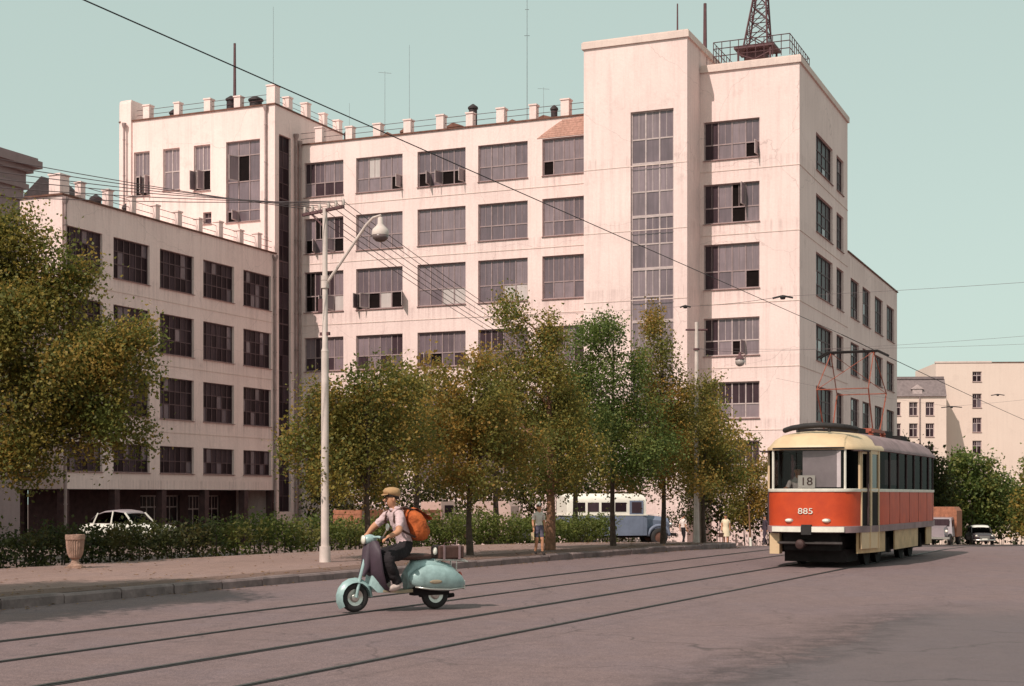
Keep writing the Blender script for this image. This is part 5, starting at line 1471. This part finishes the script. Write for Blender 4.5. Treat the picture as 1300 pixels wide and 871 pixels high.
for (z, r_) in ((1.60, .102), (1.625, .116), (1.665, .118), (1.70, .09), (1.715, .03)):
    rings.append([(.665 + r_ * 1.05 * math.cos(a), r_ * .95 * math.sin(a), z + .02 * math.cos(a) * (z < 1.64)) for a in [2 * PI * k / 18 for k in range(18)]])
mb.loft(rings)
mb.loft([[(.755, -.07, 1.612), (.805, -.04, 1.60), (.82, 0, 1.598), (.805, .04, 1.60), (.755, .07, 1.612)], [(.755, -.07, 1.625), (.805, -.04, 1.612), (.82, 0, 1.61), (.805, .04, 1.612), (.755, .07, 1.625)]])
mb.build('cap', M['cap'], rider, smooth=60)
mb = MB(); mb.tube([(.55, -.10, 1.40), (.61, -.04, 1.42), (.69, 0, 1.40)], [.02, .04, .025], 8); mb.tube([(.55, .10, 1.40), (.61, .04, 1.42), (.69, 0, 1.40)], [.02, .04, .025], 8); mb.build('shirt_collar', M['shirt_pink'], rider, smooth=True)
# backpack
bp_ = empty('backpack', RWp + hd * .185, sang, 'orange canvas backpack on the back of the scooter rider', 'backpack')
mb = MB(); rings = []
for (z, cx_, w, d) in ((.97, .06, .12, .07), (1.0, .055, .18, .115), (1.12, .06, .20, .135), (1.26, .10, .195, .13), (1.35, .14, .17, .10), (1.40, .17, .10, .05)):
    rings.append([(cx_ + d * math.copysign(abs(math.cos(a)) ** .6, math.cos(a)) + .035, w * math.copysign(abs(math.sin(a)) ** .6, math.sin(a)), z) for a in [2 * PI * k / 20 for k in range(20)]])
mb.loft(rings); mb.build('bag', M['canvas'], bp_, smooth=60)
mb = MB(); mb.ball((-.035, 0, 1.10), (.055, .12, .09), 12); mb.build('pocket', M['canvas'], bp_, smooth=True)
mb = MB(); mb.loft([[(-.075, -.15, 1.26), (-.05, -.17, 1.30), (.15, -.13, 1.42), (.22, -.1, 1.40)], [(-.085, 0, 1.255), (-.06, 0, 1.31), (.15, 0, 1.435), (.22, 0, 1.41)], [(-.075, .15, 1.26), (-.05, .17, 1.30), (.15, .13, 1.42), (.22, .1, 1.40)]], closed=False, caps=False); mb.build('flap', M['canvas'], bp_, smooth=True)
for s in (-1, 1):
    mb = MB(); mb.tube([(.20, s * .10, 1.40), (.36, s * .12, 1.44), (.50, s * .125, 1.36), (.515, s * .15, 1.25), (.42, s * .185, 1.12), (.2, s * .17, 1.02)], .016, 6); mb.build('strap', M['leather'], bp_, smooth=True)
mb = MB(); mb.ball((-.085, .02, 1.22), (.012, .03, .02), 8); mb.build('buckle', M['chrome'], bp_)
# case on the rack
cs = empty('suitcase', RWp, sang, 'brown leather case strapped on the scooter luggage rack', 'bag')
mb = MB(); mb.box(-.40, .00, -.14, .14, .705, .89); cb = mb.build('case_body', M['leather'], cs)
bv = cb.modifiers.new('bevel', 'BEVEL'); bv.width = .025; bv.segments = 3
mb = MB(); mb.tube([(-.26, 0, .885), (-.24, 0, .93), (-.16, 0, .93), (-.14, 0, .885)], .01, 6); mb.build('handle', M['leather'], cs)
for x in (-.32, -.08): MB().box(x - .015, x + .015, -.148, .148, .698, .899).build('strap', M['tram_roof'], cs)
mb = MB(); mb.ball((.045, .10, .82), (.035, .03, .055), 10); mb.build('tag', M['paper'], cs, smooth=True)

# ------------------------------------------------------------------ vehicles
M['car_white'] = mat('car_white_paint', (0.72, 0.66, 0.60), 0.3, 0, 0.06, 2, coat=.3)
M['car_grey'] = mat('car_grey_paint', (0.30, 0.24, 0.26), 0.35, 0, 0.1, 2, coat=.3)
M['car_black'] = mat('car_black_paint', (0.05, 0.035, 0.04), 0.35, 0, 0.1, 2, coat=.3)
M['bus_blue'] = mat('bus_blue_paint', (0.16, 0.175, 0.24), 0.5, 0, 0.15, 2)
M['bus_white'] = mat('bus_white_paint', (0.78, 0.70, 0.62), 0.5, 0, 0.08, 2)
M['wood'] = mat('lorry_boards', (0.34, 0.13, 0.075), 0.85, 0, 0.3, 5, stretch=(6, 1, 1))
M['lorry'] = mat('lorry_paint', (0.42, 0.26, 0.23), 0.5, 0, 0.15, 2)
M['van_pink'] = mat('van_paint', (0.52, 0.35, 0.31), 0.6, 0, 0.12, 2)
def vwheel(parent, x, y, r, w=.18, hub='chrome'):
    mb = MB(); mb.lathe([(r*.6, -w/2), (r*.85, -w/2), (r, -w*.3), (r, w*.3), (r*.85, w/2), (r*.6, w/2)], (x, y, r), 20, axis='y', caps=False)
    t_ = mb.build('wheel', M['rubber'], parent, smooth=40)
    mb = MB(); mb.lathe([(.03, -w*.45), (r*.3, -w*.42), (r*.62, -w*.3), (r*.62, w*.3), (r*.3, w*.42), (.03, w*.45)], (x, y, r), 16, axis='y'); mb.build('hub', M[hub], t_, smooth=40)

def old_car(loc, rz, label, paint, roof=None, L=4.3, group=None, scale=1.0):
    """rounded saloon of the fifties; x forward"""
    t = empty('parked_car', loc, rz, label, 'car', group); t.scale = (scale,) * 3
    def sect(x, w, zb, zs, zt, n=18, p=.55):
        rr = []
        for k in range(n):
            a = 2 * PI * k / n; c_, s_ = math.cos(a), math.sin(a)
            rr.append((x, w * math.copysign(abs(c_) ** p, c_), zs + ((zt - zs) if s_ > 0 else (zs - zb)) * math.copysign(abs(s_) ** p, s_)))
        return rr
    mb = MB()
    for st_ in ([(-2.12, .45, .42, .6, .74), (-2.0, .66, .32, .6, .86), (-1.5, .80, .26, .62, .97), (-.6, .84, .24, .62, .98), (.5, .84, .24, .62, .96), (1.1, .82, .26, .62, .95), (1.75, .76, .28, .60, .90), (2.05, .66, .34, .58, .82), (2.15, .5, .42, .58, .72)],):
        mb.loft([sect(*q) for q in st_])
    mb.build('body', M[paint], t, smooth=60)
    cab = [(-1.62, .52, .90, .95, 1.0), (-1.2, .66, .9, 1.02, 1.28), (-.7, .71, .9, 1.05, 1.45), (-.1, .71, .9, 1.05, 1.50), (.35, .69, .9, 1.02, 1.44), (.72, .66, .9, 1.0, 1.14), (.95, .62, .88, .92, .96)]
    mb = MB(); mb.loft([sect(*q, p=.62) for q in cab]); mb.build('cabin_glass', M['glass_dark'], t, smooth=60)
    rf = [(-1.5, .50, 1.08, 1.09, 1.12), (-1.15, .61, 1.24, 1.26, 1.325), (-.7, .66, 1.37, 1.39, 1.47), (-.1, .66, 1.41, 1.43, 1.52), (.33, .64, 1.36, 1.38, 1.46), (.45, .60, 1.33, 1.34, 1.37)]
    mb = MB(); mb.loft([sect(*q, p=.7) for q in rf]); mb.build('roof', M[roof or paint], t, smooth=60)
    for s in (-1, 1):
        for (xa, xb, za, zb) in ((.86, .40, .93, 1.38), (-.25, -.2, .93, 1.45), (-1.18, -1.0, .93, 1.36)):
            mb = MB(); mb.bar((xa, s * .735 * (1 if za < 1 else 1), za), (xb, s * .655, zb), .06, .05); mb.build('pillar', M[paint], t)
        for xw in (-1.3, 1.32): vwheel(t, xw, s * .68, .34)
        for xw in (-1.3, 1.32):
            mb = MB(); mb.tube([(xw + .42 * math.cos(a), s * .80, .36 + .42 * math.sin(a)) for a in [PI * k / 10 for k in range(11)]], .045, 6); mb.build('wheel_arch', M[paint], t, smooth=True)
        mb = MB(); mb.lathe([(.10, 0), (.095, .05), (.03, .08)], (2.0, s * .56, .72), 12, axis='x'); mb.build('headlight', M['lens'], t, smooth=True)
        mb = MB(); mb.box(-.1, .05, s * .855 - .01, s * .855 + .01, .80, .83); mb.build('door_handle', M['chrome'], t)
    for x in (-2.2, 2.2):
        mb = MB(); mb.tube([(x - math.copysign(.2, x), -.8, .42), (x, -.6, .42), (x * 1.01, 0, .42), (x, .6, .42), (x - math.copysign(.2, x), .8, .42)], .055, 8); mb.build('bumper', M['chrome'], t, smooth=True)
    mb = MB()
    for z in (.52, .58, .64, .70): mb.box(2.08, 2.165, -.36, .36, z, z + .03)
    mb.build('grille', M['chrome'], t)
    MB().box(2.22, 2.235, -.2, .2, .44, .54).build('number_plate', M['paper'], t)
    return t
def at(u, Y): return ((u - 650) / 1874 * Y, Y, g(Y))
old_car((-17.2, 66, g(66) + .02), math.radians(-24), 'white saloon car with dark roof parked behind the shaded hedge', 'car_white', 'car_grey', scale=1.06)  # grey roof: shade on a white car, put into the colour
old_car((0.15, 76.5, g(76.5)), math.radians(200), 'grey rounded car parked left of the blue and white bus', 'car_grey', scale=.95)
old_car((35.8, 113, g(113)), math.radians(-98), 'small dark car with shiny bumper facing the viewer at right', 'car_black', 'car_white')

# bonneted bus
def bus(loc, rz):
    t = empty('bus', loc, rz, 'old blue and white bus with long bonnet parked behind the hedge', 'bus')
    def rbox(x0, x1, w, z0, z1, r, m, name, tp_=0.0):
        mb = MB(); 
        def sec(x, w_, zt):
            pts = [(w_, z0)]
            for k in range(7): a = PI / 2 * k / 6; pts.append((w_ - r + r * math.cos(a), zt - r + r * math.sin(a)))
            return [(x, y, z) for y, z in pts] + [(x, -y, z) for y, z in pts[::-1]]
        mb.loft([sec(x0 - .0, w * .93, z1 - .14), sec(x0 + .22, w, z1), sec(x1 - .3, w, z1), sec(x1, w * .95, z1 - .1 - tp_)])
        return mb.build(name, M[m], t, smooth=40)
    rbox(0, 4.35, 1.05, .55, 1.62, .02, 'bus_blue', 'lower_body')
    rbox(.02, 4.3, 1.03, 1.60, 2.72, .42, 'bus_white', 'upper_body')
    MB().box(-.02, 4.36, -1.07, 1.07, 1.585, 1.64).build('waist_band', M['bus_white'], t)
    for s in (-1, 1):
        for k, x in enumerate((.38, 1.12, 1.86, 2.60)):
            MB().box(x, x + .60, s * 1.03 - .012, s * 1.03 + .012, 1.78, 2.26).build('window', M['pane_c'] if k != 1 else M['pane_e'], t)
        MB().box(3.38, 4.12, s * 1.035 - .012, s * 1.035 + .012, .62, 2.36).build('door', M['bus_blue'], t)
        MB().box(3.50, 4.02, s * 1.05 - .012, s * 1.05 + .012, 1.72, 2.28).build('window', M['pane_e'], t)
    MB().box(4.285, 4.31, -.82, .82, 1.78, 2.30).build('windscreen', M['pane_e'], t)
    mb = MB(); rings = []
    for (x, w, zt) in ((4.3, .62, 1.62), (4.8, .58, 1.58), (5.5, .50, 1.50), (5.75, .46, 1.42)):
        rings.append([(x, -w, .65), (x, -w, zt - .22), (x, -w * .6, zt), (x, w * .6, zt), (x, w, zt - .22), (x, w, .65)])
    mb.loft(rings); mb.build('bonnet', M['bus_blue'], t, smooth=35)
    mb = MB(); mb.box(4.4, 5.6, -.3, .3, 1.60, 1.615); mb.build('bonnet_top', M['bus_white'], t)
    for s in (-1, 1):
        mb = MB(); mb.tube([(5.05 + .58 * math.cos(a), s * .86, .50 + .56 * math.sin(a)) for a in [PI * k / 10 for k in range(11)]], .09, 6); mb.build('fender', M['bus_blue'], t, smooth=True)
        vwheel(t, 5.05, s * .86, .46, .24, 'rust'); vwheel(t, 1.2, s * .88, .46, .3, 'rust')
        mb = MB(); mb.lathe([(.11, 0), (.12, .1), (.05, .16)], (5.7, s * .62, 1.1), 12, axis='x'); mb.build('headlight', M['chrome'], t, smooth=True)
    mb = MB(); mb.box(5.9, 5.98, -.95, .95, .5, .66); mb.build('bumper', M['under'], t)
    mb = MB()
    for y in np.linspace(-.36, .36, 9): mb.box(5.74, 5.79, y - .02, y + .02, .75, 1.36)
    mb.build('grille', M['under'], t)
    MB().box(.2, 5.6, -.4, .4, .42, .66).build('chassis', M['under'], t)
    return t
bus((2.55, 76.5, g(77.5)), math.radians(14))

# flatbed lorry behind the rider
t = empty('lorry', (-7.3, 65.5, g(68)), math.radians(42), 'open lorry with reddish wooden side boards behind the scooter rider', 'lorry')
for s in (-1, 1):
    for k in range(3):
        MB().box(0, 4.6, s * 1.05 - .02, s * 1.05 + .02, 1.05 + k * .21, 1.05 + k * .21 + .19).build('side_board', M['wood'], t)
    for x in (.1, 1.2, 2.3, 3.4, 4.5): MB().box(x - .04, x + .04, s * 1.09 - .03, s * 1.09 + .03, .95, 1.72).build('stake', M['lorry'], t)
for k in range(3): MB().box(-.04, 0, -1.05, 1.05, 1.05 + k * .21, 1.05 + k * .21 + .19).build('tail_board', M['wood'], t)
MB().box(0, 4.6, -1.05, 1.05, .93, 1.03).build('bed', M['wood'], t)
mb = MB(); mb.loft([[(4.75, -.8, .8), (4.75, .8, .8), (4.75, .74, 2.02), (4.75, -.74, 2.02)], [(5.7, -.8, .8), (5.7, .8, .8), (5.55, .74, 2.02), (5.55, -.74, 2.02)]]); mb.build('cab', M['van_pink'], t)
for s in (-1, 1):
    MB().box(4.95, 5.45, s * .775 - .012, s * .775 + .012, 1.42, 1.86).build('window', M['pane_c'], t)
    vwheel(t, .95, s * .85, .42, .3, 'rust'); vwheel(t, 6.2, s * .75, .42, .2, 'rust')
MB().box(5.60, 5.66, -.6, .6, 1.45, 1.88).build('windscreen', M['pane_e'], t)
mb = MB(); mb.loft([[(5.7, -.55, .7), (5.7, .55, .7), (5.7, .42, 1.4), (5.7, -.42, 1.4)], [(6.75, -.42, .7), (6.75, .42, .7), (6.75, .34, 1.3), (6.75, -.34, 1.3)]]); mb.build('bonnet', M['lorry'], t)
MB().box(.2, 6.6, -.35, .35, .5, .9).build('chassis', M['under'], t)
# box van whose lit rear panel shows over the hedge
def box_van(loc, rz, label, m1, L=3.2, H=2.25, name='box_van', m2='lorry'):
    t = empty(name, loc, rz, label, 'van')
    mb = MB()
    mb.loft([[(x, -.95, .55), (x, .95, .55), (x, .95, H - .25), (x, .75, H), (x, -.75, H), (x, -.95, H - .25)] for x in (0, L)]); mb.build('box', M[m1], t, smooth=30)
    mb = MB(); mb.loft([[(L + .05, -.85, .6), (L + .05, .85, .6), (L + .05, .75, 1.85), (L + .05, -.75, 1.85)], [(L + 1.1, -.85, .6), (L + 1.1, .85, .6), (L + .8, .72, 1.8), (L + .8, -.72, 1.8)]]); mb.build('cab', M[m2], t)
    mb = MB(); mb.loft([[(L + 1.1, -.6, .55), (L + 1.1, .6, .55), (L + 1.1, .5, 1.3), (L + 1.1, -.5, 1.3)], [(L + 2.0, -.5, .55), (L + 2.0, .5, .55), (L + 2.0, .42, 1.15), (L + 2.0, -.42, 1.15)]]); mb.build('bonnet', M[m2], t)
    for s in (-1, 1):
        MB().box(L + .25, L + .75, s * .83 - .012, s * .83 + .012, 1.25, 1.68).build('window', M['pane_c'], t)
        vwheel(t, .8, s * .8, .4, .25, 'rust'); vwheel(t, L + 1.45, s * .75, .4, .2, 'rust')
        mb = MB(); mb.lathe([(.1, 0), (.1, .06), (.03, .1)], (L + 1.95, s * .6, .95), 10, axis='x'); mb.build('headlight', M['lens'], t, smooth=True)
    MB().box(L + .93, L + 1.0, -.62, .62, 1.3, 1.72).build('windscreen', M['pane_e'], t)
    MB().box(L + 2.05, L + 2.12, -.8, .8, .45, .58).build('bumper', M['chrome'], t)
    MB().box(.1, L + 1.9, -.35, .35, .4, .62).build('chassis', M['under'], t)
    return t
box_van((-1.0, 73.2, g(73.5)), math.radians(80), 'pinkish box van with its lit back showing above the hedge', 'van_pink', L=2.6, H=2.2)
box_van((29.2, 99.0, g(97)), math.radians(-115), 'grey van with orange box driving behind the tram', 'wood', L=2.4, H=2.5, name='delivery_van', m2='car_grey')

# ------------------------------------------------------------------ street furniture and wires
M['urn'] = mat('weathered_urn', (0.36, 0.215, 0.165), 0.85, 0, 0.3, 7, bump=0.5)
# stone urn
t = empty('litter_urn', (-8.76, 29.6, KH - .01), 0, 'fluted stone urn litter bin on the pavement by the dark hedge', 'litter bin')
mb = MB(); prof = [(.20, 0), (.20, .06), (.13, .09), (.09, .16), (.10, .19), (.16, .22), (.20, .30), (.225, .45), (.235, .58)]
rings = []
for (r_, z) in prof:
    rings.append([((r_ * (1 + (.045 * math.cos(24 * a) if z > .23 else 0))) * math.cos(a), (r_ * (1 + (.045 * math.cos(24 * a) if z > .23 else 0))) * math.sin(a), z) for a in [2 * PI * k / 96 for k in range(96)]])
mb.loft(rings); mb.build('bowl', M['urn'], t, smooth=25)
mb = MB(); mb.lathe([(.235, .578), (.26, .59), (.265, .66), (.26, .69), (.225, .69), (.215, .60)], (0, 0, 0), 32, caps=False); mb.build('rim', M['urn'], t, smooth=40)
MB().box(-.22, .22, -.22, .22, -.02, .035).build('plinth', M['urn'], t)
t.scale = (.74, .74, .98)

# tall lamp post with cross-arm
LP = Vector((-4.08, 32.2, KH - .01))
lp = empty('lamp_post', LP, math.atan2(TN.y, TN.x), 'tall pale lamp post with wire cross-arm and round lamp in front of the building', 'lamp post')
mb = MB(); mb.tube([(0, 0, 0), (0, 0, .35)], [.125, .12], 14); mb.tube([(0, 0, .35), (0, 0, 4.6)], [.088, .08], 14); mb.tube([(0, 0, 4.6), (0, 0, 4.68), (0, 0, 7.72)], [.085, .062, .052], 12); mb.build('pole', M['lamp_pole'], lp, smooth=40)
mb = MB(); mb.tube([(.02, 0, 6.05), (1.05, 0, 7.28), (1.22, 0, 7.42), (1.42, 0, 7.46)], [.035, .03, .026, .022], 8); mb.lathe([(.085, 0), (.085, .16)], (0, 0, 5.98), 12); mb.lathe([(.085, 0), (.085, .1)], (0, 0, 6.15), 12); mb.build('lamp_arm', M['lamp_pole'], lp, smooth=40)
mb = MB(); mb.lathe([(.03, .25), (.055, .23), (.06, .10), (.10, .05), (.17, -.02), (.185, -.10), (.18, -.14)], (1.40, 0, 7.17), 18); sh = mb.build('lamp_head', M['lamp_pole'], lp, smooth=50)
mb = MB(); mb.lathe([(.178, 0), (.165, -.07), (.10, -.13), (.02, -.15)], (1.40, 0, 7.032), 18); mb.build('lamp_bowl', mat('smoky_lamp_glass', (.16, .11, .11), .25, 0, .1, 4), sh, smooth=True)
mb = MB(); mb.bar((-.58, 0, 7.62), (.48, 0, 7.72), .07, .06); mb.bar((-.35, 0, 7.62), (0, 0, 7.30), .03); mb.build('cross_arm', M['mast'], lp)
ins = []
for k in range(6):
    x = -.52 + k * .19 + (.04 if k > 2 else 0); z = 7.68 + x * .094
    mb = MB(); mb.tube([(x, 0, z - .03), (x, 0, z + .09)], .012, 6); mb.lathe([(.02, .0), (.04, .03), (.03, .06), (.042, .09), (.02, .15)], (x, 0, z + .02), 10); mb.build('insulator', M['lamp_pole'], lp, smooth=50)
    ins.append(LP + TN * x + Vector((0, 0, z + .12)))
mb = MB(); mb.box(-.14, -.03, -.06, .06, 5.45, 5.75); mb.box(-.12, .12, -.03, .03, 4.95, 5.02); mb.build('switch_box', M['mast'], lp)

def wire(p, q, sag, r, label, m='wire', n=14, group='overhead wires'):
    p, q = Vector(p), Vector(q); pts = []
    for k in range(n + 1):
        t_ = k / n; a = p.lerp(q, t_); a.z -= sag * 4 * t_ * (1 - t_); pts.append(a - p)
    mb = MB(); mb.tube(pts, r, 5); o = mb.build('overhead_wire', M[m], smooth=True); o.location = p
    tag(o, label, 'wire', group)
LABS_L = ['topmost', 'second', 'third', 'fourth', 'fifth', 'lowest']
lft = Vector((-17.5, 19.0, 7.6))
far = Vector((6.2, 62.0, 5.2))
for k, a in enumerate(ins):
    b = lft + TN * (-.9 + k * .36) + Vector((0, 0, 1.2 - .5 * k))
    wire(a, b, .35, .0085, 'utility wire from the lamp post to the left, %s of six at the left edge' % LABS_L[k], 'wire_thin', group='utility wires left of the lamp post')
    c = far + TN * (-.5 + k * .22)
    wire(a, c, .45, .0085, 'utility wire from insulator %s of the lamp post down to the right' % ['one', 'two', 'three', 'four', 'five', 'six'][k], 'wire_thin', group='utility wires right of the lamp post')
# contact wire over the near track, second one over the far track
wa = tp(-8.0, -12); wb = tp(-7.9, 34); wc_ = tp(-8.1, 80)
wire((wa.x, wa.y, 5.55), (wb.x, wb.y, 5.32), .0, .0062, 'thick black tram wire crossing the sky in front of the building')
wire((wb.x, wb.y, 5.32), (wc_.x, wc_.y, 5.0), .05, .010, 'tram wire running on from the tram pantograph into the distance')
# slim pole by the corner, with a span wire carrying hangers and a hanging lamp
SPp = Vector((5.9, 47.2, g(47.2)))
t = empty('light_pole', SPp, 0, 'slim light-coloured pole among the trees at the pavement corner', 'pole')
mb = MB(); mb.tube([(0, 0, 0), (0, 0, 1.2), (0, 0, 7.2)], [.11, .085, .055], 10); mb.build('shaft', M['lamp_pole'], t, smooth=40)
mb = MB(); mb.lathe([(.1, 0), (.1, .06)], (0, 0, 6.3), 10); mb.tube([(-.35, 0, 6.95), (.35, 0, 6.95)], .03, 6); mb.build('bracket', M['mast'], t)
pA = SPp + Vector((0, 0, 6.35)); pB = Vector((16.5, 41.5, 5.95))
pm = pA.lerp(pB, .30)
wire(pA, pB, .10, .004, 'thin span wire from the slim pole across the tracks', 'wire_thin')
def hanger(p, w, label):
    mb = MB(); mb.tube([(-w/2, w*.12, -.02), (0, 0, .03), (w/2, -w*.12, -.02)], .022, 6); mb.lathe([(.05, -.05), (.07, 0), (.03, .04)], (0, 0, 0), 10)
    o = mb.build('wire_hanger', M['wire'], smooth=50); o.location = p; tag(o, label, 'wire fitting', 'hangers on the tram wires')
hanger(Vector((6.2, 33.8, 6.14)), .45, 'dark wire hanger against the right tower, above the tram')
hanger(Vector((5.0, 42.6, 7.05)), .3, 'small wire fitting against the stair tower')
hanger(Vector((20.4, 68.5, 5.7)), .9, 'wire hanger floating before the pink block')
hanger(Vector((23.2, 70.5, 6.4)), .6, 'small wire hanger near the right edge')
wire((5.0, 42.6, 7.06), (-2.0, 45.0, 7.0), .05, .004, 'thin wire left of the small fitting at the stair tower', 'wire_thin')
wire((5.0, 42.6, 7.06), (6.2, 33.8, 6.16), .05, .006, 'thin wire between the fitting at the stair tower and the big hanger', 'wire_thin')
wire((6.2, 33.8, 6.16), (18.0, 30.0, 6.6), .1, .004, 'thin wire from the big hanger off to the right', 'wire_thin')
wire((20.4, 68.5, 5.73), (30, 66, 6.8), .1, .005, 'thin wire right of the hanger before the pink block', 'wire_thin')
wire((20.4, 68.5, 5.73), (12.6, 70.5, 7.2), .1, .005, 'thin wire left of the hanger before the pink block', 'wire_thin')
# lamp hanging over the street
hl = empty('hanging_lamp', (6.95, 45.0, 5.55), 0, 'round lamp hanging on a wire before the right tower', 'street lamp')
mb = MB(); mb.lathe([(.02, .42), (.04, .40), (.05, .30), (.12, .24), (.16, .20)], (0, 0, 0), 14); mb.build('canopy', M['mast'], hl, smooth=50)
mb = MB(); mb.ball((0, 0, .12), (.15, .15, .14), 14); mb.build('globe', mat('lamp_globe', (.42, .34, .32), .3, 0, .1, 3), hl, smooth=True)
wire((6.95, 45.0, 5.97), (5.9, 47.2, 6.3), .02, .007, 'short wire holding the hanging lamp to the slim pole', 'wire_thin')
wire((6.95, 45.0, 5.97), (17.0, 40.0, 6.2), .1, .004, 'wire holding the hanging lamp from the right', 'wire_thin')
# whitewashed sapling stake
t = empty('post', (9.7, 60, g(60)), 0, 'thin pale stake with white foot between the woman and the tram', 'post')
mb = MB(); mb.tube([(0, 0, 0), (-.08, 0, 1.75)], [.035, .02], 8); mb.build('stake', M['bark_warm'], t); mb = MB(); mb.tube([(0, 0, 0), (-.015, 0, .35)], [.05, .045], 8); mb.build('white_foot', M['paper'], t)
# ------------------------------------------------------------------ fallen leaves along kerb and hedge
r = np.random.default_rng(91); P = []
for _ in range(900):
    i = r.integers(2, 10); t_ = r.random()
    kx, ky = KERB[i][0] + (KERB[i+1][0] - KERB[i][0]) * t_, KERB[i][1] + (KERB[i+1][1] - KERB[i][1]) * t_
    bx, by = BACK[i][0] + (BACK[i+1][0] - BACK[i][0]) * t_, BACK[i][1] + (BACK[i+1][1] - BACK[i][1]) * t_
    w = r.random() ** 2
    if r.random() < .3: w = 1 - w * .4
    if r.random() < .25:
        w = -r.random() * .06; z = .006
    else: w = .06 + w * .9; z = KH + .006
    x, y = kx + (bx - kx) * w, ky + (by - ky) * w
    P.append((x, y, g(y) + z))
mb = MB()
for (x, y, z) in P:
    a = r.random() * 6.28; s_ = r.uniform(.025, .05); c_, d_ = math.cos(a) * s_, math.sin(a) * s_
    mb.add([(x - c_, y - d_, z), (x + d_ * .5, y - c_ * .5, z + .01), (x + c_, y + d_, z + .004), (x - d_ * .5, y + c_ * .5, z + .012)], [(0, 1, 2, 3)])
tag(mb.build('fallen_leaves', mat('dry_leaves', (.26, .14, .045), .8, 0, .4, 2), fix=False), 'dry yellow leaves scattered along kerb and pavement', 'leaves', kind='stuff')
